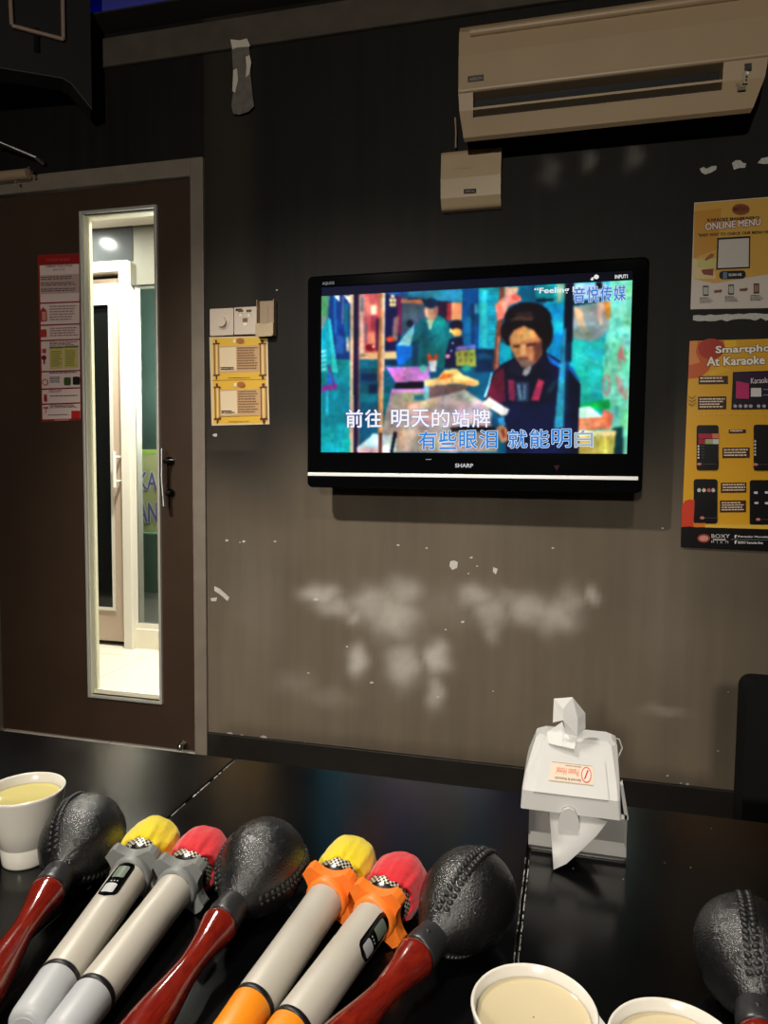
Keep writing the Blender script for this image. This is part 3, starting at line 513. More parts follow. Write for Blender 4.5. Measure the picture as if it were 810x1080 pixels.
fill(G_((455, 640), (590, 622), (592, 660), (470, 672)), (0, 164, 84), 1, 1); fill(G_((462, 655), (510, 650), (560, 690), (580, 705), (462, 715)), (204, 240, 236), 1, 1); fill(G_((560, 660), (608, 682), (594, 740), (560, 700)), (226, 130, 110), 1, 1); fill(G_((462, 700), (600, 690), (592, 742), (462, 748)), (216, 120, 88), 1, 1); fill(rc(G_, 470, 706, 516, 738), (240, 170, 120), .8, 2); fill(rc(G_, 524, 704, 580, 732), (236, 160, 110), .8, 2); fill(G_((600, 740), (645, 730), (645, 850), (600, 850)), (8, 56, 64), 1, 2); fill(G_((462, 750), (616, 748), (606, 850), (462, 850)), (196, 180, 92), 1, 1); fill(G_((462, 750), (616, 748), (612, 768), (462, 772)), (238, 228, 164), 1, 1); fill(rc(G_, 570, 770, 578, 850), (236, 216, 120), 1, 1)
# hanging meat and poles, then the woman
fill(rc(C_, 100, 70, 230, 160), (20, 150, 160), 1, 2); fill(C_((105, 175), (230, 165), (230, 185), (105, 188)), (6, 20, 30), 1, 1)
for x0, x1 in ((232, 262), (285, 305), (262, 250), (305, 318)): fill(C_((x0+20, 60), (x0+45, 60), (x1+18, 240), (x1-6, 240)), (190, 200, 150), .8, 1)
fill(C_((150, 200), (310, 190), (310, 560), (180, 560)), (8, 150, 190), 1, 2); fill(C_((225, 280), (300, 270), (300, 420), (230, 400)), (40, 190, 220), .8, 4); fill(C_((160, 450), (300, 420), (290, 600), (200, 600)), (4, 120, 170), 1, 4)
fill(B_((655, 85), (690, 85), (650, 675), (605, 675)), (122, 66, 54), 1, 1); fill(B_((640, 440), (655, 440), (640, 660), (625, 660)), (214, 150, 130), .8, 1); fill(B_((620, 210), (690, 150), (735, 120), (800, 150), (810, 180), (720, 220), (680, 310), (640, 330)), (222, 138, 118), 1, 1); fill(B_((660, 190), (720, 160), (690, 280)), (240, 200, 176), .8, 2); fill(B_((740, 130), (800, 150), (790, 180), (740, 180)), (180, 70, 60), .7, 2); fill(B_((690, 85), (790, 85), (780, 130), (690, 150)), (210, 170, 140), 1, 2); fill(B_((655, 480), (740, 500), (740, 600), (650, 640)), (10, 170, 200), 1, 1)
fill(G_((80, 620), (112, 520), (150, 480), (205, 452), (330, 428), (395, 468), (452, 520), (470, 560), (470, 590), (464, 740), (464, 850), (170, 850), (170, 720), (140, 690)), (12, 16, 40), 1, 0)
fill(G_((88, 606), (118, 520), (160, 488), (168, 630), (130, 640)), (84, 22, 44), 1, 1); fill(G_((78, 612), (96, 560), (108, 510), (114, 512), (100, 570), (86, 615)), (160, 224, 240), 1, 0); fill(G_((330, 428), (352, 450), (400, 480), (440, 490), (470, 548), (462, 550), (430, 505), (390, 496), (345, 470)), (20, 100, 176), 1, 1)
fill(G_((176, 540), (204, 540), (206, 628), (180, 625)), (136, 44, 76), 1, 1); fill(G_((268, 628), (300, 536), (324, 548), (302, 628)), (196, 62, 96), 1, 1); fill(G_((208, 550), (262, 550), (262, 630), (212, 630)), (46, 66, 96), 1, 1); fill(G_((212, 560), (224, 560), (234, 625), (224, 625)), (140, 170, 196), .8, 1); fill(G_((240, 560), (250, 560), (246, 625), (238, 625)), (130, 160, 186), .8, 1)
fill(G_((165, 640), (430, 632), (440, 850), (170, 850)), (12, 22, 58), 1, 2); fill(G_((330, 590), (360, 545), (380, 545), (350, 600)), (20, 50, 60), .8, 2)
fill(el(G_, 258, 292, 96, 66), (16, 10, 16), 1, 1); fill(el(G_, 326, 350, 34, 66), (16, 10, 16), 1, 1); fill(el(G_, 176, 345, 30, 42), (16, 10, 16), 1, 1); fill(G_((165, 330), (260, 250), (350, 330), (330, 440), (170, 400)), (16, 10, 16), 1, 1)
fill(G_((180, 370), (200, 340), (240, 322), (282, 340), (312, 380), (314, 440), (290, 470), (262, 490), (232, 486), (206, 452), (186, 410)), (198, 136, 92), 1, 1); fill(G_((190, 370), (205, 342), (245, 326), (280, 345), (290, 368), (240, 384), (196, 390)), (244, 178, 112), 1, 2); fill(G_((196, 402), (222, 398), (222, 410), (198, 412)), (60, 30, 24), .9, 1); fill(G_((250, 395), (292, 388), (292, 404), (252, 408)), (70, 36, 28), .9, 1); fill(G_((228, 400), (242, 398), (250, 440), (226, 444)), (236, 176, 130), .9, 1); fill(G_((216, 452), (262, 450), (258, 462), (220, 464)), (120, 56, 50), .9, 1); fill(G_((280, 400), (316, 380), (312, 450), (280, 480)), (90, 56, 48), .9, 3); fill(G_((206, 452), (262, 462), (290, 470), (262, 500), (232, 492)), (120, 100, 96), .9, 2); fill(G_((240, 500), (270, 484), (268, 510), (250, 528), (234, 520)), (196, 196, 200), .9, 1); fill(G_((170, 500), (200, 460), (236, 505), (230, 530)), (24, 26, 50), 1, 1)
fill(G_((180, 300), (215, 285), (280, 288), (275, 300), (215, 300)), (120, 84, 66), .7, 3); fill(G_((205, 270), (270, 262), (280, 285), (215, 290)), (70, 46, 40), .6, 4)
fill(G_((408, 150), (445, 140), (442, 320), (432, 470), (390, 470), (405, 330)), (8, 14, 30), 1, 1); fill(G_((400, 340), (412, 330), (410, 470), (380, 740), (364, 740), (384, 560)), (40, 120, 150), 1, 1); fill(G_((388, 480), (414, 470), (404, 740), (366, 740)), (50, 150, 180), 1, 2); fill(G_((412, 400), (432, 380), (420, 640), (404, 740)), (8, 40, 70), .8, 2)
fill(G_((70, 640), (100, 612), (140, 640), (182, 662), (172, 684), (150, 690), (120, 668)), (236, 230, 214), 1, 1); fill(G_((134, 700), (160, 690), (166, 728), (140, 724)), (60, 160, 210), 1, 1); fill(G_((126, 740), (150, 722), (172, 742), (176, 790), (150, 800)), (214, 146, 108), 1, 1); fill(G_((146, 745), (160, 740), (168, 770), (156, 780)), (110, 50, 30), .9, 1)
# near poles and foreground paper
fill([PYx for PYx in [(369.3, 308), (373.3, 308), (372.5, 480), (368.6, 480)]], (216, 188, 156), 1, 1); fill([(373, 305), (378.2, 305), (378, 480), (372.5, 480)], (34, 22, 62)); fill([(378, 305), (380, 305), (379, 480), (377.5, 480)], (150, 110, 100), .8, 1)
fill([(400.6, 305), (406.2, 305), (404.8, 385), (403.2, 480), (398.8, 480), (398.4, 385)], (214, 164, 120), 1, 0); fill([(400.6, 305), (402.5, 305), (400.8, 385), (400, 480), (398.8, 480), (398.4, 385)], (150, 100, 60), .9, 1); fill([(404.6, 305), (406.2, 305), (404.2, 420), (403, 420)], (252, 226, 206), .9, 1)
fill(D_((312, 590), (345, 560), (382, 530), (402, 515), (425, 488), (570, 500), (555, 630), (318, 630)), (214, 232, 238), 1, 1); fill(D_((318, 600), (400, 585), (460, 596), (460, 630), (322, 630)), (246, 176, 186), .9, 3); fill(D_((468, 480), (490, 480), (490, 630), (468, 630)), (96, 60, 44)); fill(D_((575, 470), (600, 480), (575, 630), (545, 630)), (6, 14, 24), 1, 1); fill(D_((590, 520), (600, 520), (585, 620), (570, 620)), (190, 230, 236), 1, 1)
img = blur(img)
def vnoise(sc, seed):
    g = np.random.default_rng(seed).normal(0, 1, (int(GH/sc)+3, int(GW/sc)+3)); yy = np.arange(GH)/sc; xx = np.arange(GW)/sc; y0 = yy.astype(int); x0 = xx.astype(int); fy = (yy-y0)[:, None]; fx = (xx-x0)[None]; fy = fy*fy*(3-2*fy); fx = fx*fx*(3-2*fx)
    return (g[y0][:, x0]*(1-fy)+g[y0+1][:, x0]*fy)*(1-fx)+(g[y0][:, x0+1]*(1-fy)+g[y0+1][:, x0+1]*fy)*fx
img = img*np.exp(.10*vnoise(24, 1)+.07*vnoise(10, 2)+.05*vnoise(4, 3))[..., None]*np.exp(np.stack([.05*vnoise(12, 4), .02*vnoise(12, 5), .05*vnoise(12, 6)], -1))
img = np.clip(img, 0, 255); img = 255*(img/255)**1.08; img = blur(img)
lb = GV > SZ1; img[lb] = np.array((12, 16, 62))*(0.6+.4*np.clip((GU[lb]-SX0)/(SX1-SX0), 0, 1))[:, None]*(1-.8*np.clip((GU[lb]-SX0)/(SX1-SX0), 0, 1))[:, None]
sat = img.mean(2, keepdims=True); img = np.clip(sat+(img-sat)*1.1, 0, 255)*1.03
me = bpy.data.meshes.new('screen')
vv = np.stack([GU, np.full_like(GU, YT+.002), GV], -1).reshape(-1, 3)-np.array(tv['_w'])
me.from_pydata(vv.tolist(), [], [(j*GW+i, (j+1)*GW+i, (j+1)*GW+i+1, j*GW+i+1) for j in range(GH-1) for i in range(GW-1)])
cc = np.ones((GW*GH, 4)); s_ = np.clip(img.reshape(-1, 3), 0, 255)/255; cc[:, :3] = np.where(s_ <= .04045, s_/12.92, ((s_+.055)/1.055)**2.4)
ca = me.color_attributes.new('Col', 'FLOAT_COLOR', 'POINT'); ca.data.foreach_set('color', cc.reshape(-1)); me.materials.append(M['screen'])
so = bpy.data.objects.new('screen', me); COL.objects.link(so); so.parent = tv; so['_w'] = tv['_w']
def lyric(s, xa, yb, xb, h, c1, c2, sl=0.0, gap=1.0):
    n = len(s); w = (xb-xa)/n
    for i, ch in enumerate(s):
        if ch == ' ': continue
        x = xa+w*i+w*.06; p.otext(ch, x, yb+sl*(x-xa), x+w*.86, h, c2, c1, OL, sl, BD)
OL, BD = .75, .28
def lyr(words, yb, h, c1, c2, sl):
    global p, OL, BD
    for s, xa, xb in words:
        p = Print([M['screen']], YT+.0012); lyric(s, xa, yb+sl*(xa-364), xb, h, c1, c2, sl); p.build('lyric_caption', tv)
lyr([('前往', 364, 404), ('明天的站牌', 411.5, 518.5)], 450.8, 18.5, (110, 120, 180), (246, 246, 252), -.004)
lyr([('有些眼泪', 440.5, 526), ('就能明', 534.5, 604)], 475, 19, (236, 244, 252), (40, 130, 214), -.014)
lyr([('白', 605, 627)], 475, 18, (240, 246, 252), (150, 170, 190), -.014)
OL, BD = .7, .1
lyr([('音悦传媒', 604, 661)], 331.5, 16, (190, 204, 240), (50, 120, 200), -.05)
p = Print([M['screen']], YT+.0012); p.text('“Feeling H', 563.5, 311.5, 611, 7.8, (235, 240, 245), -.04, .02)
p.build('lyric_caption', tv)

# ------------------------------------------------------------------ air conditioner and the little box below it
YA = -.205
l0, l1 = PY(484.5, 22, YA), PY(484, 98, YA)
AX0 = l0[0]; AX1 = PY(809, 62, YA)[0]+.004; AZ1 = l0[2]; AZm = PY(484, 98, YA)[2]; YAb = -.182; AZ0 = PY(490, 149, YAb)[2]
ac = thing('air_conditioner', 'cream split air conditioner unit mounted high on the wall', 'air conditioner', ((AX0+AX1)/2, 0, AZ0))
prof = [(0, AZ1), (-.15, AZ1), (-.185, AZ1-.008), (YA, AZ1-.035), (YA-.004, (AZ1+AZm)/2), (YA, AZm)]
b = MB(M['ac']); b.prism([(0, AZ1)]+prof[1:]+[(0, AZm)], lambda q, e: (AX0 if e == 0 else AX1, q[0], q[1])); fp = b.build('front_panel', ac, bevel=.008, seg=3)
low = [(0, AZm-.001), (YA+.003, AZm-.001), (YA+.012, AZm-.05), (YAb-.01, AZ0+.006), (YAb+.006, AZ0), (-.11, AZ0+.055), (0, AZ0+.09)]
def lowx(q, e):
    t = (AZm-q[1])/(AZm-AZ0); return ((AX0+.018*t*t) if e == 0 else (AX1-.035*t*t), q[0], q[1])
slx0, slx1 = PY(499, 110, YA+.01)[0], PY(762, 84, YA+.01)[0]
zs1 = PY(500, 100, YA+.003)[2]; zs0 = PY(503, 128, YA+.04)[2]
# lower housing with the outlet mouth cut out: left cheek, right cheek, chin
def ysurf(z):
    for (ya, za), (yb, zb) in zip(low[1:4], low[2:5]):
        if zb <= z <= za: return ya+(yb-ya)*(za-z)/(za-zb)
    return low[1][0]
b = MB([M['ac'], M['ac_dark']])
def cheek(x0, x1, e0, e1, pr):
    b.prism(pr, lambda q, e: (lowx(q, 0)[0] if (e == 0 and e0) else lowx(q, 1)[0] if (e == 1 and e1) else (x0 if e == 0 else x1), q[0], q[1]))
cheek(0, slx0, True, False, low); cheek(slx1, 0, False, True, low)
chin = [(0, max(zs0, AZ0+.091)), (-.1, zs0), (ysurf(zs0), zs0)]+[q for q in low[2:] if q[1] < zs0]
b.prism(chin, lambda q, e: (slx0 if e == 0 else slx1, q[0], q[1])); b.box((slx0, -.15, zs0+.002), (slx1, 0, AZm-.001), 1)
b.build('housing', ac)
b = MB(M['plastic_w']); zl = PY(500, 116, YA+.02)[2]; b.box((slx0, ysurf(zl)+.002, zl-.003), (slx1, ysurf(zl)+.05, zl+.004)); b.build('louvre', ac)
b = MB(M['ac_dark']); b.box((slx0, ysurf(zs1)+.03, zs0+.01), (slx1, ysurf(zs1)+.034, zl-.02)); b.build('louvre', ac)
lipz = PY(500, 33, YA-.01)[2]
b = MB(M['ac']); b.tube([(AX0+.035, YA-.004, lipz), (AX1-.03, YA-.004, lipz)], .012, 0, 12); b.build('grip_lip', ac)
p = Print([M['ink']], YA-.0045); p.rect(493.5, 80.5, 510, 86.5, (60, 60, 60), -.12); p.text('AERON', 495, 85.5, 508.5, 3.6, (150, 140, 120), -.12, .02); p.build('badge', ac)
p = Print([M['ink']], YA-.002); p.rect(785.5, 67, 793, 74, (62, 58, 52), -.1); p.rect(783.5, 75, 789, 88, (170, 160, 140), -.1); p.ell(788.5, 77, 1.3, 1.3, (250, 250, 240)); p.ell(787.5, 81, 1.3, 1.3, (30, 25, 25)); p.ell(787, 84.5, 1.2, 1.4, (60, 40, 40)); p.rect(778, 91.5, 787, 95.5, (120, 110, 95), -.1); p.text('auto', 776, 89, 782, 2, (80, 70, 60), -.1); p.build('receiver_panel', ac)
YW = -.055; wa, wb, wc = PY(465.5, 159, YW), PY(529, 152.5, YW), PY(529, 214, YW)
bx = thing('router_box', 'small off white plastic box on the wall under the air conditioner', 'router', ((wa[0]+wb[0])/2, 0, wc[2]))
bX0, bX1, bZ1, bZ0 = wa[0], wb[0], (wa[2]+wb[2])/2, PY(466, 221, YW)[2]
b = MB(M['plastic_w']); pr = [(0, bZ1), (YW+.012, bZ1), (YW-.002, bZ1-.012), (YW-.006, (bZ0+bZ1)/2), (YW, bZ0+.035), (YW+.02, bZ0+.004), (0, bZ0+.002)]
b.prism(pr, lambda q, e: (bX0 if e == 0 else bX1, q[0], q[1])); b.build('case', bx, bevel=.009, seg=3)
p = Print([M['ink']], YW-.0075); p.rect(489, 199.5, 502, 204, (34, 30, 28), -.06); p.text('aircon', 491, 203, 500.5, 2.6, (150, 140, 125), -.06); p.build('logo_label', bx); p = Print([M['ink']], YW-.0068); p.rect(480, 177.4, 496, 178, (170, 152, 128), -.05); p.build('seam_mark', bx)
b = MB(M['grey_tan']); w0, w1_ = PY(480.5, 156, -.03), PY(480, 124, -.03); b.tube([w0, ((w0[0]+w1_[0])/2+.002, -.03, (w0[2]+w1_[2])/2), w1_], .003); b.build('cable', bx)

# ------------------------------------------------------------------ switch plates and holder beside the door
def plate(name, label, x0, x1, yt, yb, xr=0):
    a, c = PY(x0, yt, -.008), PY(x1, yb, -.008); o = thing(name, label, 'switch' if 'dimmer' in name else 'control panel', ((a[0]+c[0])/2, 0, c[2]), None)
    b = MB(M['plate']); b.prism(rrect(a[0], c[2], c[0], a[2], .004), lambda q, e: (q[0], -.009 if e == 0 else 0, q[1])); b.build('face_plate', o, bevel=.002)
    return o, a, c
o, a, c = plate('dimmer_switch', 'white square wall plate with a round dimmer knob beside the door', 221.4, 246.4, 326, 353.3)
mx, mz = (a[0]+c[0])/2+.006, (a[2]+c[2])/2-.002
b = MB(M['plate']); b.prism([(mx+.026*math.cos(t), mz+.026*math.sin(t)) for t in np.linspace(0, 2*PI, 33)[:-1]], lambda q, e: (q[0], -.012 if e == 0 else -.008, q[1]))
k = b.build('dial_ring', o, bevel=.0015); b = MB(M['plate']); b.prism([(mx+.018*math.cos(t), mz+.018*math.sin(t)) for t in np.linspace(0, 2*PI, 33)[:-1]], lambda q, e: (q[0], -.026 if e == 0 else -.011, q[1]), smooth=True); b.build('dial_knob', o, bevel=.003)
o, a, c = plate('service_panel', 'white wall plate with small printed buttons between dimmer and remote holder', 247.0, 271.8, 324.4, 352)
p = Print([M['ink']], -.0095); p.rect(248.5, 325.6, 255, 328.2, (44, 38, 34), -.05)
for x in (251, 259.8): p.rect(x, 326.6, x+5.4, 329.2, (92, 70, 44), -.05); p.rect(x+.4, 330.6, x+5, 332.4, (180, 150, 130), -.04); p.rect(x+1, 331, x+4.4, 333.6, (240, 230, 215), -.04)
p.rect(255.8, 335.5, 261, 339.6, (130, 92, 62), -.04); p.ell(258.6, 342, 1.9, 1.8, (246, 236, 224)); p.build('button_print', o)
hb0, hb1, hp = PY(272.4, 317.3, -.012), PY(290.8, 341, -.012), PY(290, 353.5, -.035)
hd = thing('remote_holder', 'grey tan remote holder with cream pocket beside the wall plates', 'holder', ((hb0[0]+hb1[0])/2, 0, hp[2]))
b = MB(M['grey_tan']); b.box((hb0[0], -.006, hp[2]), (hb1[0], 0, hb0[2])); b.box((hb0[0], -.03, hp[2]), (hb0[0]+.003, 0, hb0[2])); b.box((hb1[0]-.003, -.03, hp[2]), (hb1[0], 0, hb0[2])); b.box((hb0[0], -.03, hp[2]), (hb1[0], 0, hp[2]+.003)); b.box(((hb0[0]+hb1[0])/2-.0005, -.008, hb1[2]), ((hb0[0]+hb1[0])/2+.003, -.006, hb0[2]-.02)); b.build('back_shell', hd, bevel=.001)
b = MB(M['plastic_w']); zt_ = PY(272, 340.5, -.033)[2]; b.prism([(hb0[0]-.001, hp[2]+.004), (hb0[0]+.006, hp[2]-.003), (hb1[0]-.006, hp[2]-.003), (hb1[0], hp[2]+.006), (hb1[0], zt_), ((hb0[0]+hb1[0])/2, zt_-.006), (hb0[0]-.001, zt_)], lambda q, e: (q[0], -.036 if e == 0 else -.03, q[1])); b.build('pocket', hd, bevel=.002)

# ------------------------------------------------------------------ printed notices
def sheet(p, pts, col):                                    # the paper itself: a thin slab
    p.prism([tuple(q) for q in pts], lambda q, e: PY(q[0], q[1], p.Y+.0001) if e == 0 else PY(q[0], q[1], -.0001 if p.Y > -.02 else p.Y+.0015), 0, col)
# scroll notice (its two printed square codes are left out)
p = Print([M['ink']], -.0016); sheet(p, [(220.8, 355.6), (282.2, 354.2), (284.2, 447.4), (223.2, 448.9)], (214, 190, 150))
q6 = lambda x, y: (210+x/6.75, 300+y/6.75)
p.poly([q6(95, 385), q6(470, 378), q6(480, 985), q6(105, 990)], (222, 176, 52)); p.poly([q6(95, 682), q6(476, 672), q6(476, 678), q6(95, 688)], (150, 116, 40))
for dy, dx in ((0, 0), (310, 6)):
    T = lambda x, y: q6(x+dx, y+dy)
    p.poly([T(130, 440), T(440, 430), T(440, 622), T(135, 632)], (196, 158, 112)); p.poly([T(145, 450), T(262, 446), T(266, 612), T(150, 618)], (226, 204, 168))
    for (xa, xb) in ((103, 140), (430, 472)):
        p.poly([T(xa, 424), T(xb, 420), T(xb+4, 640), T(xa+4, 648)], (204, 160, 88)); p.poly([T(xa, 424), T(xa+8, 423), T(xa+12, 647), T(xa+4, 648)], (112, 74, 34)); p.poly([T(xb-6, 421), T(xb, 420), T(xb+4, 640), T(xb-2, 641)], (150, 108, 52)); p.poly([T(xa+16, 423), T(xa+24, 422), T(xa+28, 645), T(xa+20, 646)], (232, 204, 140)); p.poly([T(xa+10, 395), T(xb-14, 393), T(xb-12, 422), T(xa+12, 424)], (84, 36, 20)); p.poly([T(xa+14, 646), T(xb-10, 643), T(xb-12, 676), T(xa+16, 680)], (84, 36, 20))
        p.poly([T(xa-6, 418), T(xb+6, 415), T(xb+6, 426), T(xa-6, 429)], (92, 44, 22)); p.poly([T(xa-4, 642), T(xb+8, 639), T(xb+8, 650), T(xa-4, 653)], (92, 44, 22))
    p.ell(*T(292, 402), 4.2, 3, (164, 96, 34)); p.ell(*T(252, 404), 1.6, 2.2, (232, 216, 190))
    x0, y0 = T(272, 448); x1, y1 = T(424, 612); p.lines(x0, y0, x1, y1, 9, (122, 84, 60), -.02, .42)
    x0, y0 = T(152, 588); x1, y1 = T(250, 612); p.lines(x0, y0, x1, y1, 2, (70, 50, 36), -.02, .6)
    x0, y0 = T(205, 662); x1, y1 = T(362, 668); p.lines(x0, y0, x1, y1, 1, (140, 92, 30), -.01, .7)
tag(p.build('scroll_notice'), 'yellow notice of two printed scrolls on the wall beside the door', 'poster')
# red and white rules sheet on the door
p = Print([M['ink']], .0045, .00012); q8 = lambda x, y: (30+x/5.4, 255+y/5.4)
p.prism([(39.6, 270.5), (41, 268.9), (82.4, 267), (83.8, 268.5), (85.7, 443), (43.9, 444.9)], lambda q, e: PY(q[0], q[1], .0046 if e == 0 else .0061), 0, (146, 38, 36))
p.poly([q8(64, 135), q8(288, 126), q8(296, 1005), q8(80, 1012)], (224, 200, 192))
p.poly([q8(58, 84), q8(286, 76), q8(287, 120), q8(62, 130)], (150, 22, 24)); p.text('HOUSE RULES', *q8(104, 112), q8(236, 0)[0], 3, (190, 90, 80), -.04)
p.text('COMPANY REGULATIONS', *q8(96, 147), q8(250, 0)[0], 2.2, (70, 50, 50), -.04, .02); p.text('RULES OF USE', *q8(140, 164), q8(206, 0)[0], 2, (80, 60, 60), -.04)
p.poly([q8(66, 192), q8(286, 182), q8(288, 290), q8(70, 300)], (186, 158, 152))
for i in range(3): p.lines(*q8(70, 200+i*34), *q8(284, 222+i*34), 2, (88, 66, 64), -.03, .5)
secs = [342, 468, 556, 733, 832, 918]; 
for yy in secs: p.poly([q8(64, yy+4), q8(294, yy-4), q8(294, yy+3), q8(64, yy+12)], (134, 30, 34))
p.lines(*q8(120, 365), *q8(284, 455), 6, (150, 128, 124), -.03, .5); p.lines(*q8(122, 490), *q8(286, 545), 4, (150, 110, 104), -.03, .45)
p.poly([q8(68, 392), q8(82, 372), q8(104, 392), q8(106, 452), q8(70, 455)], (170, 50, 46)); p.poly([q8(76, 400), q8(100, 398), q8(100, 446), q8(78, 448)], (205, 140, 130)); p.poly([q8(68, 500), q8(102, 498), q8(104, 542), q8(70, 545)], (178, 52, 50))
p.poly([q8(118, 600), q8(196, 594), q8(196, 722), q8(122, 726)], (196, 184, 104)); p.poly([q8(200, 594), q8(280, 588), q8(284, 718), q8(202, 722)], (196, 184, 104)); p.lines(*q8(130, 622), *q8(190, 715), 9, (120, 116, 60), 0, .5); p.lines(*q8(212, 618), *q8(272, 712), 9, (120, 116, 60), 0, .5); p.lines(*q8(120, 572), *q8(286, 596), 3, (110, 90, 90), -.03, .5); p.rect(*q8(120, 598), *q8(200, 608), (110, 104, 70), -.03); p.rect(*q8(204, 594), *q8(284, 604), (110, 104, 70), -.03)
p.ell(*q8(88, 660), 2.6, 2.6, (120, 20, 30)); p.rect(*q8(85, 668), *q8(92, 696), (120, 20, 30)); p.rect(*q8(78, 610), *q8(100, 634), (176, 70, 64))
p.ell(*q8(95, 800), 3.2, 3.6, (176, 60, 56)); p.ell(*q8(95, 800), 2.3, 2.6, (220, 190, 180)); p.lines(*q8(120, 770), *q8(190, 806), 4, (96, 92, 120), -.03, .5); p.rr(*q8(202, 772), *q8(240, 818), 1.5, (52, 84, 36)); p.rr(*q8(252, 768), *q8(292, 814), 1.5, (24, 24, 26)); p.lines(*q8(120, 744), *q8(290, 756), 1, (120, 100, 100), -.03, .5)
p.rect(*q8(88, 870), *q8(104, 910), (160, 44, 40)); p.lines(*q8(116, 845), *q8(200, 860), 2, (180, 110, 104), -.03, .5); p.lines(*q8(122, 876), *q8(290, 884), 1, (100, 84, 84), -.03, .6)
p.lines(*q8(122, 930), *q8(290, 950), 3, (110, 92, 92), -.03, .5); p.rect(*q8(84, 940), *q8(112, 950), (180, 90, 84)); p.rect(*q8(96, 950), *q8(99, 978), (180, 110, 100)); p.rect(*q8(244, 962), *q8(292, 1006), (184, 34, 34)); p.lines(*q8(112, 984), *q8(236, 992), 1, (130, 110, 110), -.03, .6); p.lines(*q8(150, 1014), *q8(236, 1024), 1, (214, 150, 140), -.03, .6)
tag(p.build('rules_poster'), 'tall red and white rules sheet stuck on the brown door', 'poster')
# online menu (mascot and square code left out)
p = Print([M['gloss_ink']], -.0026, .00012); q5 = lambda x, y: (725+x/8.306, 205+y/8.306)
rx = 812+18
sheet(p, [(732.2, 213.8), (rx, 206.2), (rx-1.6, 324.6), (728.2, 326.2)], (206, 196, 184))
p.poly([q5(66, 80), q5(850, 18), q5(850, 620), q5(700, 700), q5(240, 780), q5(46, 740)], (206, 160, 74)); p.poly([q5(60, 150), q5(300, 120), q5(260, 480), q5(52, 560)], (196, 140, 52)); p.poly([q5(52, 560), q5(230, 620), q5(250, 740), q5(46, 740)], (214, 190, 140)); p.poly([q5(100, 560), q5(260, 560), q5(240, 660), q5(80, 640)], (196, 186, 112))
p.ell(*q5(468, 132), 9.5, 6, (134, 76, 50)); p.text('MENU', *q5(408, 150), q5(530, 0)[0], 5, (96, 46, 34), -.06, .02)
p.text('KARAOKE MANEKINEKO', *q5(176, 240), q5(630, 0)[0], 3.4, (40, 26, 24), -.05, .04)
p.otext('ONLINE MENU', *q5(158, 312), q5(640, 0)[0], 7.0, (240, 216, 208), (60, 18, 18), .85, -.09, .3)
p.text('"EASY WAY TO CHECK OUR MENU HERE"', *q5(92, 372), q5(770, 0)[0], 3.2, (36, 24, 22), -.05, .03)
p.poly([q5(262, 380), q5(552, 364), q5(548, 646), q5(252, 660)], (30, 28, 30)); p.poly([q5(276, 398), q5(540, 382), q5(536, 634), q5(266, 646)], (196, 190, 182))
p.poly([q5(150, 570), q5(200, 520), q5(238, 520), q5(225, 550), q5(160, 582)], (150, 92, 56)); p.poly([q5(120, 660), q5(230, 650), q5(225, 712), q5(140, 700)], (132, 60, 42))
p.rr(*q5(278, 672), *q5(512, 744), 4, (26, 24, 26), -.03); p.rect(*q5(312, 680), *q5(348, 738), (96, 118, 150)); p.text('SCAN ME', *q5(362, 716), q5(474, 0)[0], 2.6, (220, 220, 220), -.03, .03)
for i, (x, cl) in enumerate(((136, (92, 100, 100)), (358, (120, 124, 124)), (580, (150, 110, 90)))):
    p.rr(*q5(x, 800-i*10), *q5(x+50, 888-i*10), .8, (40, 38, 38)); p.rect(*q5(x+5, 812-i*10), *q5(x+45, 876-i*10), (176, 176, 172) if i < 2 else cl); p.lines(*q5(x-28, 904-i*10), *q5(x+64, 912-i*10), 1, (50, 44, 44), -.02, .8); p.lines(*q5(x-28, 918-i*10), *q5(x+90, 956-i*10), 3, (130, 122, 120), -.02, .5)
for x, y in ((234, 832), (458, 818)): p.poly([q5(x, y+8), q5(x+52, y+4), q5(x+52, y-4), q5(x+74, y+12), q5(x+52, y+30), q5(x+52, y+24), q5(x, y+28)], (122, 66, 60))
tag(p.build('menu_poster'), 'laminated online menu sheet on the wall below the white paint chips', 'poster')
# smartphone guide (mascots and codes left out)
p = Print([M['gloss_ink']], -.0028, .00012); qa = lambda x, y: (715+x/8.526, 355+y/8.526); qb = lambda x, y: (715+x/8.526, 465+y/8.526)
sheet(p, [(727.4, 359.6), (836, 356.6), (834, 582.5), (718.4, 576.6)], (216, 160, 36))
p.poly([qa(106, 42), qa(410, 35), qa(430, 120), qa(330, 210), qa(280, 300), qa(200, 370), qa(92, 380)], (196, 88, 34)); p.ell(*qa(300, 110), 14, 11, (172, 48, 26)); p.poly([qa(410, 36), qa(520, 34), qa(530, 80), qa(440, 120)], (236, 184, 40)); p.poly([qa(106, 42), qa(180, 40), qa(160, 140), qa(200, 230), qa(100, 260)], (220, 136, 70)); p.poly([qa(270, 330), qa(380, 270), qa(480, 300), qa(300, 360)], (226, 172, 44))
for d_, c in ((.07, (34, 20, 14)), (.012, (246, 238, 224))):
    pass
p.otext('Smartphone', *qa(342, 166), 827, 9.2, (246, 238, 224), (34, 20, 14), .95, -.035, .42); p.otext('At Karaoke', *qa(262, 264), 806.5, 9.0, (246, 238, 224), (34, 20, 14), .95, -.035, .42)
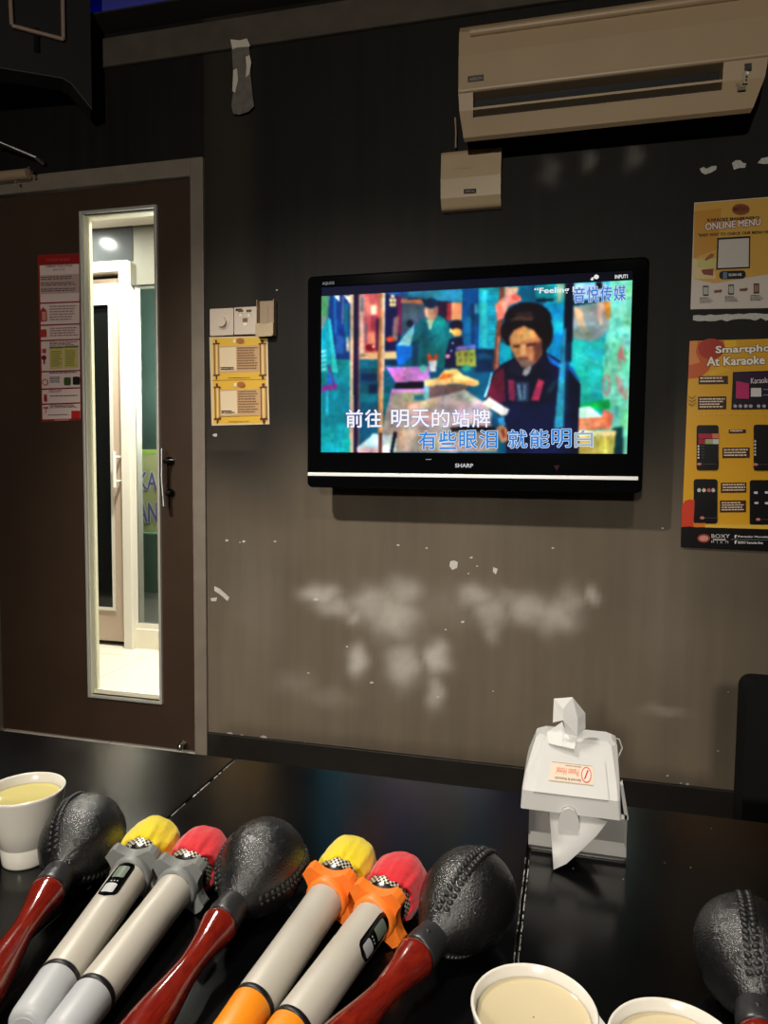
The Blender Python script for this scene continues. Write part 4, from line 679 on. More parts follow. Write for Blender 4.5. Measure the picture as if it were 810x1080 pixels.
for (f, x0, y0, x1, y1, n) in ((qa, 186, 356, 450, 428, 2), (qa, 180, 540, 436, 656, 4), (qa, 456, 836, 612, 870, 1), (qb, 400, 62, 646, 154, 3), (qb, 386, 376, 616, 466, 3), (qb, 378, 536, 612, 642, 4)):
    p.rect(*f(x0, y0), *f(x1, y1), (66, 34, 22), -.01); p.lines(*f(x0+14, y0+(y1-y0)*.14), *f(x1-8, y1-(y1-y0)*.06), n, (226, 206, 180), -.01, .5)
p.poly([qa(495, 318), qa(1000, 300), qa(1000, 652), qa(480, 655)], (22, 16, 30)); p.poly([qa(500, 330), qa(980, 312), qa(980, 420), qa(520, 420)], (46, 20, 52)); p.poly([qa(524, 400), qa(640, 420), qa(638, 560), qa(520, 556)], (186, 44, 104)); p.text('Karaoke', *qa(656, 424), 812, 6, (230, 220, 226), -.06); p.rect(*qa(656, 462), *qa(750, 540), (214, 208, 206)); p.rect(*qa(766, 470), *qa(960, 480), (120, 110, 150)); p.rect(*qa(766, 520), *qa(960, 530), (120, 110, 150))
for x in (515, 562, 610, 655, 725, 775): p.ell(*qa(x, 625), 2, 1.8, (170, 160, 170))
for i in range(14): p.rect(*qa(175+i*46, 698), *qa(195+i*46, 702), (236, 206, 110))
for k in range(3): p.poly([qa(95, 530+k*32), qa(125, 548+k*32), qa(150, 532+k*32), qa(172, 522+k*32), qa(150, 542+k*32), qa(125, 558+k*32), qa(95, 540+k*32)], (150, 122, 50))
def phone(x0, y0, x1, y1): p.rr(x0, y0, x1, y1, 2.6, (14, 12, 14))
phone(*qa(168, 796), *qb(366, 262)); phone(*qa(682, 792), *qb(876, 266)); phone(*qb(142, 344), *qb(356, 742)); phone(*qb(646, 352), *qb(860, 756))
p.rect(*qa(184, 872), *qa(372, 916), (170, 30, 60)); p.rect(*qa(310, 872), *qa(370, 916), (200, 120, 70)); p.rect(*qa(184, 922), *qa(244, 966), (160, 26, 50)); p.rect(*qa(246, 922), *qa(310, 966), (150, 170, 110)); p.rect(*qa(312, 922), *qa(366, 966), (190, 200, 190))
for i in range(5): p.ell(*qb(184, 48+i*26), 1.1, 1.1, (210, 205, 200)); p.rect(*qb(206, 46+i*26), *qb(238, 50+i*26), (90, 90, 95)); p.ell(*qb(694, 4+i*30), 1.1, 1.2, (210, 190, 180))
for f, x, y in ((qb, 192, 208), (qb, 218, 692), (qb, 700, 212), (qb, 722, 706)): p.ell(*f(x, y), 2.4, 1.5, (196, 120, 116)); p.rect(*f(x+24, y-1), *f(x+150, y+2), (96, 88, 88))
for x, c in ((190, (190, 196, 190)), (234, (222, 190, 176)), (278, (184, 100, 92)), (318, (190, 180, 176))): p.ell(*qb(x, 444), 2.0, 2.1, c)
for x, y in ((700, 466), (800, 464), (706, 558), (800, 560)): p.rr(*qb(x-18, y-10), *qb(x+18, y+10), .8, (206, 206, 212))
p.poly([qb(34, 590), qb(60, 540), qb(110, 524), qb(150, 534), qb(140, 770), qb(34, 772)], (200, 62, 40)); p.poly([qb(140, 740), qb(250, 740), qb(240, 776), qb(140, 776)], (206, 120, 40)); p.rect(*qb(244, 750), *qb(1000, 790), (222, 178, 70), .01)
p.poly([qb(30, 772), qb(1020, 800), qb(1016, 1000), qb(26, 952)], (16, 13, 13)); p.ell(*qb(232, 876), 6.8, 4.6, (150, 56, 50)); p.ell(*qb(232, 876), 5, 3, (196, 140, 130)); p.text('BOXY', *qb(302, 872), qb(466, 0)[0], 4, (210, 204, 200), .01); p.text('M  I  X  M', *qb(300, 920), qb(452, 0)[0], 2.8, (190, 184, 180), .01); p.rect(*qb(316, 882), *qb(430, 894), (186, 180, 176), .01)
for y in (860, 912): p.text('f', *qb(508, y+14), qb(530, 0)[0], 3.6, (226, 226, 226), 0, .04)
p.text('Karaoke Manekineko Malaysia', *qb(540, 872), 836, 2.6, (220, 220, 220), .02, .02); p.text('BOXY Karaoke Box', *qb(540, 924), qb(766, 0)[0], 2.6, (220, 220, 220), .02, .02); p.rect(*qb(480, 884), *qb(960, 887), (150, 150, 150), .02)
tag(p.build('guide_poster'), 'orange smartphone karaoke guide poster at the right edge of the wall', 'poster')
# torn tape hanging from the plaster band
p = MB([mat('grey tape', (104, 98, 90), .55, var=.3, vscale=40), mat('bare tape backing', (206, 200, 184), .7)])
def tp(pts, m, d): p.prism(pts, lambda q, e: PY(q[0], q[1], -.0192-d if e == 0 else -.0178-d), m)
tp([(244.5, 46), (262.5, 48), (264, 62), (264, 76), (266.5, 100), (268, 112), (262, 118), (252, 121), (246, 120), (244, 112), (246.5, 92), (246, 76), (245, 62)], 0, 0)
tp([(243, 41.5), (253, 42.5), (260.5, 40.5), (264, 49), (250, 50), (245, 52)], 1, .0012); tp([(259, 60), (263, 58), (265, 66), (263, 78), (259, 82), (260, 70)], 1, .0012); tp([(246, 74), (250, 72), (251, 84), (248, 98), (245, 96)], 1, .0012)
b_ = tag(p.build('tape_strip'), 'torn grey tape strip hanging from the plaster band above the door', 'tape')

# ------------------------------------------------------------------ loudspeaker high in the left corner
ang = math.radians(40); dv = np.array([math.cos(ang), math.sin(ang), 0]); nv = np.array([math.sin(ang), -math.cos(ang), 0])
s0 = PY(72, 85, -.2)
def PS(x, y, k=0.0):
    d = ray(x, y); return CAM + d*(((s0+nv*k-CAM) @ nv)/(d @ nv))
sp = thing('loudspeaker', 'black loudspeaker hung in the upper left corner above the door', 'speaker', tuple(PS(40, 60)))
out = [(-45, 64), (0, 71.5), (52, 80), (66, 82.5), (75, 88), (97, 115), (95, -10), (94, -60), (-45, -60)]
b = MB([M['spk']]); b.prism(out, lambda q, e: PS(*q) if e == 0 else PS(*q)-nv*.1); b.build('cabinet', sp, bevel=.006)
b = MB([mat('grey lit rim', (64, 54, 48), .6)])
def strip3(pts, r, k): b.tube([PS(x, y, k) for x, y in pts], r, 0, 8)
strip3([(0, 71.5), (52, 80), (66, 82.5), (75, 88), (97, 115)], .0022, .001); b.build('rim_edge', sp)  # pale line coloured in for light caught along the cabinet's lower rim
b = MB(M['black_satin']); mp_ = PS(25, 40); b.box((mp_[0]-.04, mp_[1]+.02, mp_[2]-.04), (mp_[0]+.04, -.002, mp_[2]+.04)); b.build('wall_mount', sp)
b = MB([mat('dull steel', (150, 126, 112), .5, .1)])
for a0, a1 in (((10.5, -12), (12.5, 27)), ((12.5, 27), (67, 41.5)), ((67, 41.5), (66, -12))):
    b.tube([PS(*a0, .012), PS(*a1, .012)], .0075, 0, 6)
b.build('metal_bracket', sp)

# ------------------------------------------------------------------ tables
YT0 = PZ(249, 800)[1]; XJ0, XJ1 = (PZ(249, 800)[0]+PZ(188, 852)[0])/2, (PZ(557, 897)[0]+PZ(545.5, 1007)[0])/2; TW = XJ1-XJ0; TD = .76
labels = ['glossy black table nearest the brown door, under the cup of yellow tea', 'glossy black table in the middle, under the four microphones', 'glossy black table at right, carrying the white tissue dispenser']
for i in range(3):
    x0 = XJ0-TW+i*TW+.0012; x1 = x0+TW-.0024
    t = thing('table', labels[i], 'table', ((x0+x1)/2, YT0-TD/2, 0), 'black tables pushed together')
    b = MB([M['table']]); b.box((x0, YT0-TD, ZT-.03), (x1, YT0, ZT)); top = b.build('tabletop', t, bevel=.0018)
    if i == 1:                                              # worn pale edges along the joint
        b = MB(M['chip'])
        for k in range(46):
            y = YT0-.004-random.random()**1.4*.34; L = random.uniform(.002, .012); w = random.uniform(.0006, .0016); b.box((x0+.0002, y-L, ZT-.0006), (x0+.0002+w, y, ZT+.0004))
        for k in range(60):
            y = YT0-.16-random.random()*.26; L = random.uniform(.002, .012); w = random.uniform(.0004, .0012); b.box((x1-.0002-w, y-L, ZT-.0006), (x1-.0002, y, ZT+.0004))
        b.build('chipped_edge', top)['kind'] = 'stuff'
    if i == 2:
        b = MB(M['chip'])
        for k in range(40):
            y = YT0-.16-random.random()*.26; L = random.uniform(.002, .01); w = random.uniform(.0004, .0014); b.box((x0+.0002, y-L, ZT-.0006), (x0+.0002+w, y, ZT+.0004))
        for k in range(5):
            q = PZ(random.uniform(600, 760), random.uniform(860, 940)); b.box((q[0], q[1], ZT-.0004), (q[0]+random.uniform(.0006, .0012), q[1]+.0008, ZT+.0003))
        b.build('chipped_edge', top)['kind'] = 'stuff'
    b = MB(M['table_edge']); b.box((x0+.03, YT0-TD+.03, ZT-.09), (x1-.03, YT0-.03, ZT-.03)); b.build('apron', t)
    for lx in (x0+.05, x1-.05):
        for ly in (YT0-TD+.05, YT0-.05):
            b = MB(M['table_edge']); b.box((lx-.02, ly-.02, 0), (lx+.02, ly+.02, ZT-.03)); b.build('leg', t, bevel=.003)

# ------------------------------------------------------------------ chair beyond the table
yc = -1.08; c0 = PY(785.5, 724, yc); c1 = PY(784.5, 866, yc)
cx0 = (c0[0]+c1[0])/2; cz1 = PY(800, 721.5, yc)[2]
ch = thing('chair', 'black padded chair back at the right edge beyond the black table', 'chair', (cx0+.22, yc-.15, 0))
b = MB(M['fabric']); b.prism(rrect(cx0, .3, cx0+.46, cz1, .022, 6), lambda q, e: (q[0], yc if e == 0 else yc+.07, q[1])); b.build('backrest', ch, bevel=.012, seg=3)
b = MB(M['fabric']); b.prism(rrect(cx0+.01, yc-.42, cx0+.45, yc+.01, .04), lambda q, e: (q[0], q[1], .36 if e == 0 else .45)); b.build('seat', ch, bevel=.015, seg=3)
for lx in (cx0+.04, cx0+.42):
    for ly in (yc+.02, yc-.38):
        b = MB(M['black_satin']); b.tube([(lx, ly, 0), (lx, ly, .37)], [.012, .016], 0, 12); b.build('leg', ch)

# ------------------------------------------------------------------ lying things: maracas and microphones
def lay(root, A3, B3, roll):
    z = (Vector(B3)-Vector(A3)).normalized(); up = Vector((0, 0, 1)); x = (up-z*up.dot(z)).normalized(); y = z.cross(x)
    R = Matrix((x, y, z)).transposed().to_4x4() @ Matrix.Rotation(roll, 4, 'Z'); R.translation = Vector(A3); root.matrix_world = R; root['_w'] = (0, 0, 0)
def smooth_prof(pts, n=6):
    out = []
    P = [pts[0]]+list(pts)+[pts[-1]]
    for i in range(1, len(P)-2):
        p0, p1, p2, p3 = [np.array(q, float) for q in P[i-1:i+3]]
        for k in range(n):
            t = k/n; out.append(tuple(.5*((2*p1)+(-p0+p2)*t+(2*p0-5*p1+4*p2-p3)*t*t+(-p0+3*p1-3*p2+p3)*t**3)))
    out.append(tuple(pts[-1])); return [(max(r, .0004), z) for r, z in out]
HP = smooth_prof([(.0005, 0), (.0125, .002), (.0166, .012), (.0174, .03), (.0156, .055), (.0118, .085), (.0103, .105), (.0122, .127), (.0152, .142), (.0162, .150), (.013, .155)])
CP = smooth_prof([(.0128, .153), (.0152, .1545), (.0156, .163), (.0148, .171), (.0146, .177)], 4)
RH = .0415
SP = smooth_prof([(.0142, .176), (.020, .184), (.0305, .199), (.0384, .215), (RH, .2335), (.0402, .25), (.0345, .2638), (.024, .2735), (.0118, .2783), (.0006, .2795)])
hs = np.array([q[1] for q in SP]); hr = np.array([q[0] for q in SP])
def head_r(s): return float(np.interp(s, hs, hr))
protoM = None
def copy_tree(o, parent=None):
    c = o.copy(); COL.objects.link(c)
    if parent is not None: c.parent = parent
    for k in list(o.children): copy_tree(k, c)
    return c
def maraca(label, head_px, tail_px, roll, hh=.0415, th=.0175, lift=0.0):
    global protoM
    if protoM is None:
        r = thing('maraca', label, 'maraca', (0, 0, 0), 'black headed maracas on the tables')
        b = MB(M['maraca']); b.lathe(SP, 0, 56); b.build('shell', r, local=(0, 0, 0))
        for th0 in (0.0, PI*.88):
            b = MB(M['stitch'])
            for k in range(18):
                s = .187+k*.005; rr = head_r(s); ds = .001; sl = (head_r(s+ds)-head_r(s-ds))/(2*ds)
                for sd in (-1, 1):
                    a = th0+sd*.0033/rr; b.ball(((rr+.0007)*math.cos(a), (rr+.0007)*math.sin(a), s+sd*.0009), (.0021, .0033, .0021), 0, 8, 5, Matrix.Rotation(a, 3, 'Z') @ Matrix.Rotation(sd*.5, 3, 'X'))
            b.build('stitching', r, local=(0, 0, 0))
        b = MB(M['collar']); b.lathe(CP, 0, 40); b.ball((.0155, 0, .165), (.0012, .0022, .0022)); b.build('collar', r, local=(0, 0, 0))
        b = MB(M['wood']); b.lathe(HP, 0, 40); b.build('handle', r, local=(0, 0, 0)); protoM = r
    else:
        r = copy_tree(protoM); r['label'] = label
    H = Vector(PZ(*head_px, hh)); T = Vector(PZ(*tail_px, th)); f = .0192; d = (H-T); d.z = 0; d.normalize()
    A3 = H-d*math.sqrt(.2335**2-(hh-f)**2); A3.z = ZT+f+lift; B3 = Vector((H.x, H.y, ZT+hh+.0006+lift)); lay(r, A3, B3, roll); return r
maraca('maraca beside the cup of yellow tea, red handle running off the left edge', (87, 885), (-2, 1031), math.radians(-26))
maraca('maraca between the grey and the orange microphone pairs', (276, 914), (165, 1078), math.radians(-70))
maraca('maraca right of the orange microphones, its stitched seam facing up', (493, 951), (398, 1072), math.radians(10), lift=.002)
maraca('maraca at the right edge beyond the two lower cups, handle out of frame', (789, 1008), (806, 1150), math.radians(-4))

def star(R, mid, hw=.0066, n=4, k=9):                      # concave four lobed guard outline
    pts = []
    for i in range(n):
        a0 = 2*PI*i/n+PI/n; a1 = a0+2*PI/n; am = (a0+a1)/2
        P0 = np.array([R*math.cos(a0)-hw*math.sin(a0), R*math.sin(a0)+hw*math.cos(a0)]); P2 = np.array([R*math.cos(a1)+hw*math.sin(a1), R*math.sin(a1)-hw*math.cos(a1)])
        pts.append((1.035*R*math.cos(a0), 1.035*R*math.sin(a0)))
        M_ = mid*np.array([math.cos(am), math.sin(am)]); P1 = 2*M_-(P0+P2)/2
        for j in range(k+1):
            t = j/k; q = (1-t)**2*P0+2*t*(1-t)*P1+t*t*P2; pts.append((q[0], q[1]))
    return pts
SG = .192
def mic_cover(m, seed):
    rs = np.random.default_rng(seed); ph = rs.uniform(0, 6.28, 8)
    pf = [(.0205, .2145), (.0235, .2125), (.0262, .2165), (.0276, .226), (.0282, .236), (.0272, .2465), (.0236, .256), (.0168, .263), (.009, .2665), (.0008, .2678)]
    pf = smooth_prof(pf, 4); n = 72; N = len(pf)
    def wob(i, a):
        t = i/N; g = max(0, 1-t*1.3)
        return 1+.035*g*math.sin(15*a+ph[0]+3*t)+.022*math.sin(5*a+ph[1]+4*t)+.02*g*math.sin(24*a+ph[2])+.012*math.sin(9*a+ph[3]-6*t)
    rings = [[(r*wob(i, 2*PI*k/n)*math.cos(2*PI*k/n), r*wob(i, 2*PI*k/n)*math.sin(2*PI*k/n), z+(.0035*math.sin(3*2*PI*k/n+ph[4])+.002*math.sin(11*2*PI*k/n+ph[5]) if i < 9 else 0)*(1-i/9 if i < 9 else 0)) for k in range(n)] for i, (r, z) in enumerate(pf)]
    b = MB(m); b.loft(rings, 0, False); b.add(rings[-1], [tuple(range(n))]); return b
def patch(b, poly, R, th0, m=0, lift=.0006, nu=18, nv=14, tz=0.0):      # a rounded panel bent onto a cylinder of radius R; poly = (half width, s0, s1, corner)
    hw, s0, s1, cr = poly; rows = []
    for j in range(nv+1):
        s = s0+(s1-s0)*j/nv; e = 0
        for dd in (s-s0, s1-s):
            if dd < cr: e = max(e, cr-math.sqrt(max(0, cr*cr-(cr-dd)**2)))
        w = hw-e; rows.append([((R(s)+lift)*math.cos(th0+w*(2*i/nu-1)/R(s)), (R(s)+lift)*math.sin(th0+w*(2*i/nu-1)/R(s)), s) for i in range(nu+1)])
    b.loft(rows, m, False, True, False)
def mr(s): return float(np.interp(s, [0, .02, .055, .15, .192, .205], [.0163, .0167, .017, .0174, .0178, .0172]))
def mic(label, guard_px, base_px, roll, kind, cover, seed, panel, th0=0.0):
    grey = kind == 'grey'
    r = thing('microphone', label, 'microphone', (0, 0, 0), 'wireless microphones on the middle table')
    z0 = (0, 0, 0)
    b = MB(M['mic_body']); b.lathe([(.0169, .050), (.0172, .052), (mr(.1), .1), (mr(.137), .137), (mr(.138)-.0002, .138), (mr(.15), .15), (.0179, .188), (.0178, .2)], 0, 48); body = b.build('body', r, local=z0)
    b = MB(M['mic_band']); b.lathe([(.0165, .0455), (.0174, .046), (.0174, .0505), (.0165, .051)], 0, 48); b.build('rubber_band', r, local=z0)
    b = MB(M['mic_cap'] if grey else M['orange_cap']); b.lathe([(.0004, 0), (.0105, 0), (.0134, .0012), (.0151, .004), (.016, .009), (.0171, .0455), (.0167, .047)], 0, 48)
    if grey: b.lathe([(.0088, -.0006), (.0098, -.0006), (.0098, .0005), (.0088, .0005)], 0, 32)
    b.build('end_cap', r, local=z0)
    g = MB(M['grey_rub'] if grey else M['orange']); st = star(.0316, .0203); g.prism(st, lambda q, e: (q[0]*(1 if e else .985), q[1]*(1 if e else .985), SG-.0055 if e == 0 else SG+.0065), smooth=False)
    g.lathe([(.0179, SG-.013), (.0198, SG-.0125), (.0207, SG-.009), (.0212, SG-.004)], 0, 40, caps=False); g.build('roll_guard', r, bevel=.0022, seg=3, local=z0)
    b = MB([M['weave'], M['chrome']]); b.lathe([(.0178, .198), (.0205, .202), (.0215, .2055)], 1, 48); b.lathe([(.0215, .2055), (.0232, .2115), (.024, .222)], 0, 60); b.lathe([(.024, .222), (.0215, .245), (.012, .257), (.001, .26)], 0, 48); b.build('grille', r, local=z0)
    mic_cover(M['mic_cloth_y'] if cover == 'yellow' else M['mic_cloth_r'], seed).build('cloth_cover', r, local=z0)
    if panel:
        b = MB(M['black_gloss']); patch(b, (.0092, .129, .182, .0088), mr, th0); dp = b.build('display_panel', r, local=z0)
        b = MB(M['lcd']); patch(b, (.0056, .156, .173, .001), mr, th0, 0, .0011); b.build('display', dp, local=z0)
        b = MB(M['mic_cap']); patch(b, (.0052, .133, .146, .002), mr, th0, 0, .0018); b.build('button', dp, local=z0)
        b = MB(M['mic_cap']); 
        for k in (-1, 0, 1): patch(b, (.0008, .1495, .1512, .0003), lambda s: mr(s), th0+k*.16, 0, .0011, 3, 2)
        b.build('indicator_light', dp, local=z0)
    hg, hb = .0275, .0168
    G = Vector(PZ(*guard_px, hg)); Bp = Vector(PZ(*base_px, hb)); d = (G-Bp).normalized(); A3 = G-d*SG; A3.z = ZT+hb+.0016
    lay(r, A3, (G.x, G.y, ZT+hg+.0004), roll); return r
mic('grey microphone with yellow cloth cover and a small display panel', (141, 920), (44, 1063), math.radians(0), 'grey', 'yellow', 1, True)
mic('grey microphone with red cloth cover and plain grey body', (190, 932), (77, 1082), 0, 'grey', 'red', 2, False)
mic('orange guarded microphone with yellow cloth cover and no panel in view', (348, 943), (251, 1087), 0, 'orange', 'yellow', 3, False)
mic('orange guarded microphone with red cloth cover and black side panel', (398, 963), (300, 1101), 0, 'orange', 'red', 4, True, 1.2)

# ------------------------------------------------------------------ cups
def cup(label, x, y, tea, lvl):
    o = thing('tea_cup', label, 'cup', (x, y, ZT), 'white tea cups on the tables'); x, y = float(x), float(y)
    pf = [(.0005, .003), (.0215, .003), (.0225, 0), (.0240, .0005), (.0246, .003), (.0261, .0205), (.0258, .0209), (.0264, .0213), (.0318, .042), (.0385, .063), (.0412, .0775), (.0418, .0795), (.0408, .081), (.0393, .0798), (.0378, .072), (.0315, .05), (.024, .02), (.018, .0085), (.0005, .007)]
    b = MB(M['cup']); b.lathe([(r, ZT+.0004+z) for r, z in pf], 0, 56, (x, y, 0), caps=False); b.build('body', o)
    rr = float(np.interp(lvl, [.018, .05, .072, .08], [.0235, .0315, .0378, .039]))-.0006
    b = MB(M[tea]); b.lathe([(.0005, ZT+lvl), (rr-.001, ZT+lvl), (rr, ZT+lvl+.0006)], 0, 48, (x, y, 0), caps=False); b.build('tea', o); return o
c1 = PZ(26, 832, .08); cup('white tea cup of yellow tea at the left edge', c1[0], c1[1], 'tea', .070)
c2 = (PZ(498, 1062, .08)+PZ(628, 1062, .08))/2; c2y = PZ(563, 1018, .08)[1]-.0412
cup('white tea cup at bottom, left one of the lower pair', c2[0], c2y, 'tea2', .073)
c3x = c2[0]+.0875; c3y = PZ(690, 1052, .08)[1]-.0412
cup('white tea cup at bottom, right one of the lower pair', c3x, c3y, 'tea2', .073)
# scrap of paper standing between the two lower cups
q = PZ(633, 1064, .05); b = MB(M['tissue']); sx, sy = (c2[0]+c3x)/2+.002, max(c2y, c3y)+.032
b.add([(sx-.012, sy+.004, ZT+.0008), (sx+.012, sy-.002, ZT+.0008), (sx+.009, sy+.006, ZT+.04), (sx-.002, sy+.008, ZT+.052), (sx-.008, sy+.006, ZT+.04)], [(0, 1, 2, 3, 4)])
tag(b.build('paper_scrap', solid=.0008), 'scrap of white paper between the two lower tea cups', 'paper')

# ------------------------------------------------------------------ tissue dispenser
f0, f1 = PZ(557, 896), PZ(661, 909); bx0, bx1 = f0[0], f1[0]-.001; ZT += .0004; fy = f0[1]; DB = .098; bh = .05
dsp = thing('tissue_dispenser', 'white plastic tissue dispenser with labelled lid on grey tray', 'tissue box', ((bx0+bx1)/2, fy+DB/2, ZT))
b = MB(M['binmetal']); w = .002
fb = [(fy+.004, ZT), (fy, ZT+.006), (fy+.004, ZT+.02), (fy+.003, ZT+bh), (fy+.006, ZT+bh), (fy+.007, ZT+.02), (fy+.005, ZT+.004)]
b.box((bx0, fy+.003, ZT), (bx1, fy+DB, ZT+w)); b.box((bx0, fy+.003, ZT), (bx0+w, fy+DB, ZT+bh)); b.box((bx1-w, fy+.003, ZT), (bx1, fy+DB, ZT+bh)); b.box((bx0, fy+DB-w, ZT), (bx1, fy+DB, ZT+bh)); b.prism(fb, lambda q, e: (bx0 if e == 0 else bx1, q[0], q[1]))
b.build('tray', dsp)
b = MB(M['lid']); 
for (xa, ya, xb, yb) in ((bx0-.001, fy+.002, bx0+.003, fy+DB), (bx1-.003, fy+.002, bx1+.001, fy+DB), (bx0, fy+.002, bx1, fy+.006), (bx0, fy+DB-.004, bx1, fy+DB)): b.box((xa, ya, ZT+bh-.002), (xb, yb, ZT+bh+.002))
b.build('tray_rim', dsp)
lz = ZT+bh+.0035
A0, A1 = PZ(549, 851, lz-ZT), PZ(655.5, 867, lz-ZT); lx0, lx1 = A0[0], A1[0]; ly = (A0[1]+A1[1])/2; LD = .1
def ring(x0, x1, y0, y1, z, c): return [(x0+c, y0, z), (x1-c, y0, z), (x1, y0+c, z), (x1, y1-c, z), (x1-c, y1, z), (x0+c, y1, z), (x0, y1-c, z), (x0, y0+c, z)]
b = MB(M['lid'])
R0 = ring(lx0, lx1, ly, ly+LD, lz, .002); R1 = ring(lx0+.001, lx1-.001, ly+.003, ly+LD, lz+.02, .003); R15 = ring(lx0+.0035, lx1-.001, ly+.0185, ly+LD-.002, lz+.034, .004); R2 = ring(lx0+.013, lx1-.0025, ly+.052, ly+LD-.006, lz+.062, .007); R3 = ring(lx0+.018, lx1-.008, ly+.058, ly+LD-.01, lz+.065, .006)
b.loft([R0, R1, R15, R2, R3], 0, True, False); lid = b.build('lid', dsp, bevel=.002, seg=2)
# raised label field, label and latch on the sloping front
def onslope(u, v, k=0.0):                                  # u across 0..1, v up the front slope 0..1
    a = Vector((lx0+.001+(lx1-lx0-.002)*u, ly+.003, lz+.02)); t = Vector((lx0+.011+(lx1-lx0-.016)*u, ly+.052, lz+.062)); n = Vector((0, -.65, .76)); return a.lerp(t, v)+n*k
b = MB(M['lid'])
b.prism([(.12, -.02), (.88, -.02), (.86, .7), (.14, .7)], lambda q, e: onslope(*q, -.001 if e == 0 else .0022)); b.build('lid_panel', lid, bevel=.001)
lb_ = MB([M['ink']]); lb_.prism([(.26, .2), (.73, .2), (.73, .57), (.26, .57)], lambda q, e: onslope(*q, .002 if e == 0 else .0027), 0, (226, 208, 186))
def lbl(pts, col, k): lb_.add([onslope(*q, k) for q in pts], [tuple(range(len(pts)))], 0, col)
lbl([(.265, .205), (.725, .205), (.725, .215), (.265, .215)], (150, 130, 110), .0028); lbl([(.265, .555), (.725, .555), (.725, .565), (.265, .565)], (150, 130, 110), .0028)
lbl([(.655+.055*math.cos(t), .385+.15*math.sin(t)) for t in np.linspace(0, 2*PI, 20)[:-1]], (206, 90, 84), .0029); lbl([(.655+.045*math.cos(t), .385+.125*math.sin(t)) for t in np.linspace(0, 2*PI, 20)[:-1]], (234, 214, 200), .0030); lbl([(.63, .30), (.645, .30), (.68, .47), (.665, .48)], (180, 40, 50), .0031)
def ltext(s, u0, u1, v0, v1, col):
    v, fs = text_shape(s, .02); lb_.add([onslope(u1-p_[0]*(u1-u0), v1-p_[1]*(v1-v0), .0031) for p_ in v], fs, 0, col)
ltext('Paseo Hotel', .33, .57, .34, .47, (226, 140, 116)); ltext('Served & Restock', .32, .6, .245, .29, (120, 100, 90)); ltext('tissue paper', .42, .6, .5, .54, (150, 130, 116))
lb_.build('label', lid)
b = MB(M['lid']); mxx = (lx0+lx1)/2-.001
b.prism([(mxx-.0115, lz-.013), (mxx-.0095, lz-.0155), (mxx+.0095, lz-.0155), (mxx+.0115, lz-.013), (mxx+.0105, lz-.002), (mxx+.006, lz+.007), (mxx, lz+.0095), (mxx-.006, lz+.007), (mxx-.0105, lz-.002)], lambda q, e: (q[0], ly-.006 if e == 0 else ly+.0015, q[1])); b.build('latch', dsp, bevel=.002, seg=3)
b = MB(M['mic_band']); sx_ = mxx+.012; b.prism([(sx_-.007, ly+.066), (sx_+.006, ly+.062), (sx_+.007, ly+.066), (sx_-.004, ly+.070)], lambda q, e: (q[0], q[1], lz+.0638 if e == 0 else lz+.0646)); b.build('lid_slot', lid)
b = MB(M['lid']); wq = [(lx1-.01, ly+LD-.004, lz+.058), (lx1+.002, ly+LD-.004, lz+.055), (lx1+.006, ly+LD-.002, lz+.044), (lx1+.001, ly+LD-.002, lz+.03), (lx1-.001, ly+LD-.002, lz+.02)]; b.tube(wq, .0009, 0, 8); b.build('wire_hook', lid)
# tissues
def PV(x, y, Y): return PY(x, y, Y)
q5_ = lambda x, y, Y: PY(545+x/6.75, 730+y/6.75, Y)
yt = ly+.068
b = MB(M['tissue'])
V = [q5_(265, 46, yt-.006), q5_(396, 36, yt-.004), q5_(486, 150, yt+.004), q5_(486, 256, yt), q5_(430, 312, yt-.014), q5_(332, 200, yt-.016), q5_(258, 216, yt-.014), q5_(432, 190, yt-.012), q5_(215, 290, yt-.006), q5_(325, 212, yt+.003), q5_(322, 388, yt-.026), q5_(226, 366, yt-.022), q5_(352, 300, yt-.010), q5_(412, 408, yt-.028), q5_(330, 120, yt-.013)]
b.add(V, [(0, 1, 14), (0, 14, 5, 6), (14, 1, 7, 5), (1, 2, 7), (7, 2, 3), (7, 3, 4), (5, 7, 4, 12), (9, 12, 10), (8, 9, 10, 11), (12, 4, 13, 10)])
tag(b.build('tissue', solid=.0006), 'crumpled white tissue poking up out of the dispenser lid', 'tissue', 'tissues in the dispenser')
q6_ = lambda x, y, Y: PY(545+x/6.48, 820+y/6.48, Y)
b = MB(M['tissue']); yf = fy-.0015; tip = PZ(583.9, 917.3, .0012); dt = tip[1]-yf
qt = lambda x, y: q6_(x, y, yf+dt*max(0, (y-250)/382))
V = [qt(222, 222), qt(420, 240), qt(622, 300), qt(545, 400), qt(440, 500), qt(340, 590), tuple(tip), qt(242, 480), qt(232, 350), qt(360, 400)]
b.add(V, [(0, 1, 9, 8), (1, 2, 3, 9), (9, 3, 4), (9, 4, 5, 7), (7, 5, 6), (8, 9, 7)], smooth=True)
tag(b.build('tissue', solid=.0006), 'folded white tissue hanging in a point below the dispenser latch', 'tissue', 'tissues in the dispenser')

ZT -= .0004
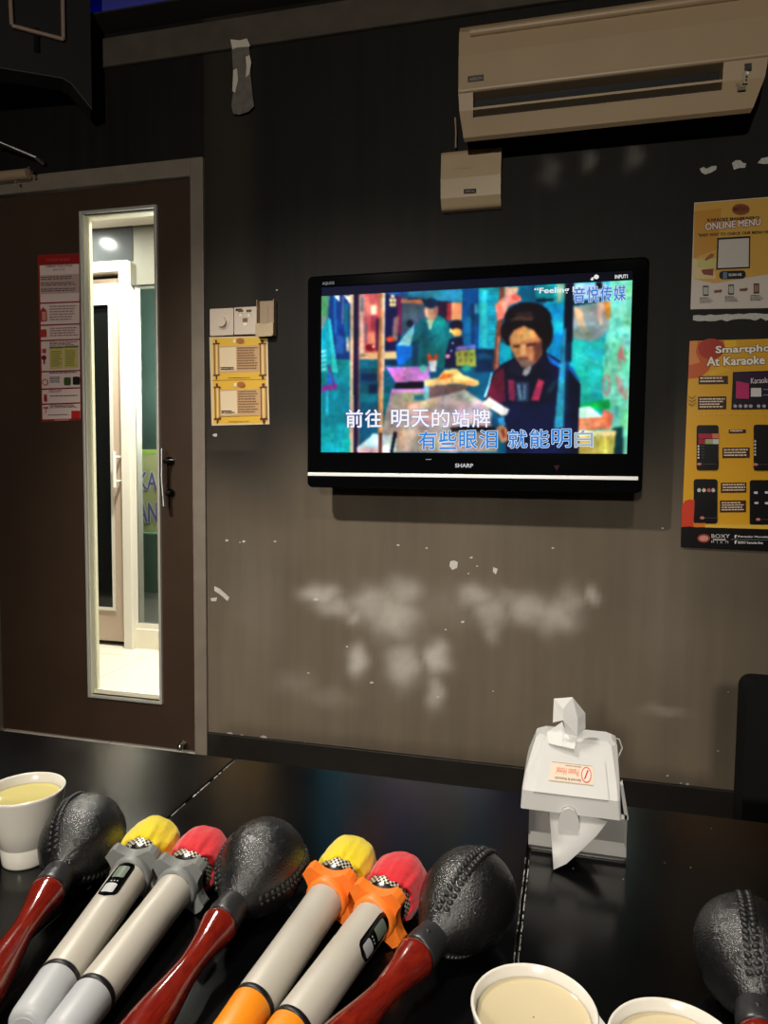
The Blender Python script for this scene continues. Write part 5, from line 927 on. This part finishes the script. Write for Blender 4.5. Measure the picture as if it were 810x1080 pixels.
# ------------------------------------------------------------------ lights
def spot(name, loc, power, size, rad, rot=(0, 0, 0), col=(1, .86, .68), blend=1):
    l = bpy.data.lights.new(name, 'SPOT'); l.energy = power; l.spot_size = math.radians(size); l.spot_blend = blend; l.shadow_soft_size = rad; l.color = col
    o = bpy.data.objects.new(name, l); COL.objects.link(o); o.location = loc; o.rotation_euler = rot; return o
def aim(o, t): o.rotation_euler = (Vector(t)-o.location).to_track_quat('-Z', 'Y').to_euler()
LC = (1, .93, .82)
aim(spot('ceiling_spot', (.3, -2.75, 2.72), 72, 56, .045, col=LC), (-.35, 0, .4))
aim(spot('ceiling_spot', (-1.25, -2.7, 2.72), 360, 56, .045, col=LC), (-.75, 0, .4))
aim(spot('fill_spot', (-.2, -4.6, 1.85), 235, 120, .06, col=LC), (-.3, 0, 1.5))  # added fill behind the camera, lifts the shadow under the television
aim(spot('table_spot', (-1.1, -1.25, 2.72), 150, 58, .13, col=LC), (-.2, -1.95, .72))
spot('table_spot', (-.1, -2.5, 2.72), 105, 70, .08, (math.radians(-4), 0, 0), LC)
def disk(name, loc, size, power, col):
    l = bpy.data.lights.new(name, 'AREA'); l.shape = 'DISK'; l.size = size; l.energy = power; l.color = col; o = bpy.data.objects.new(name, l); COL.objects.link(o); o.location = loc
disk('corridor_lamp', (-2.88, 1.12, czc-.01), .05, 24, (1, .95, .86)); disk('corridor_lamp', (-2.1, .75, czc-.01), .2, 82, (1, .95, .86)); disk('corridor_lamp', (-1.0, .75, czc-.01), .2, 56, (1, .95, .86))
disk('partition_fill', (-2.4, CY+.16, czc-.02), .15, 14, (.9, 1, .92))  # added unseen light, brightens the space behind the partition glass
l = bpy.data.lights.new('sign_fill', 'POINT'); l.energy = 45; l.shadow_soft_size = .05; o = bpy.data.objects.new('sign_fill', l); COL.objects.link(o); o.location = (-2.3, CY+.12, 1.75)  # added point light without a fixture, brightens the lettered board
w = bpy.data.worlds.new('world'); SC.world = w; w.use_nodes = True; w.node_tree.nodes['Background'].inputs[0].default_value = (.6, .55, .5, 1); w.node_tree.nodes['Background'].inputs[1].default_value = .004
for o in bpy.data.objects:
    if '_w' in o: del o['_w']
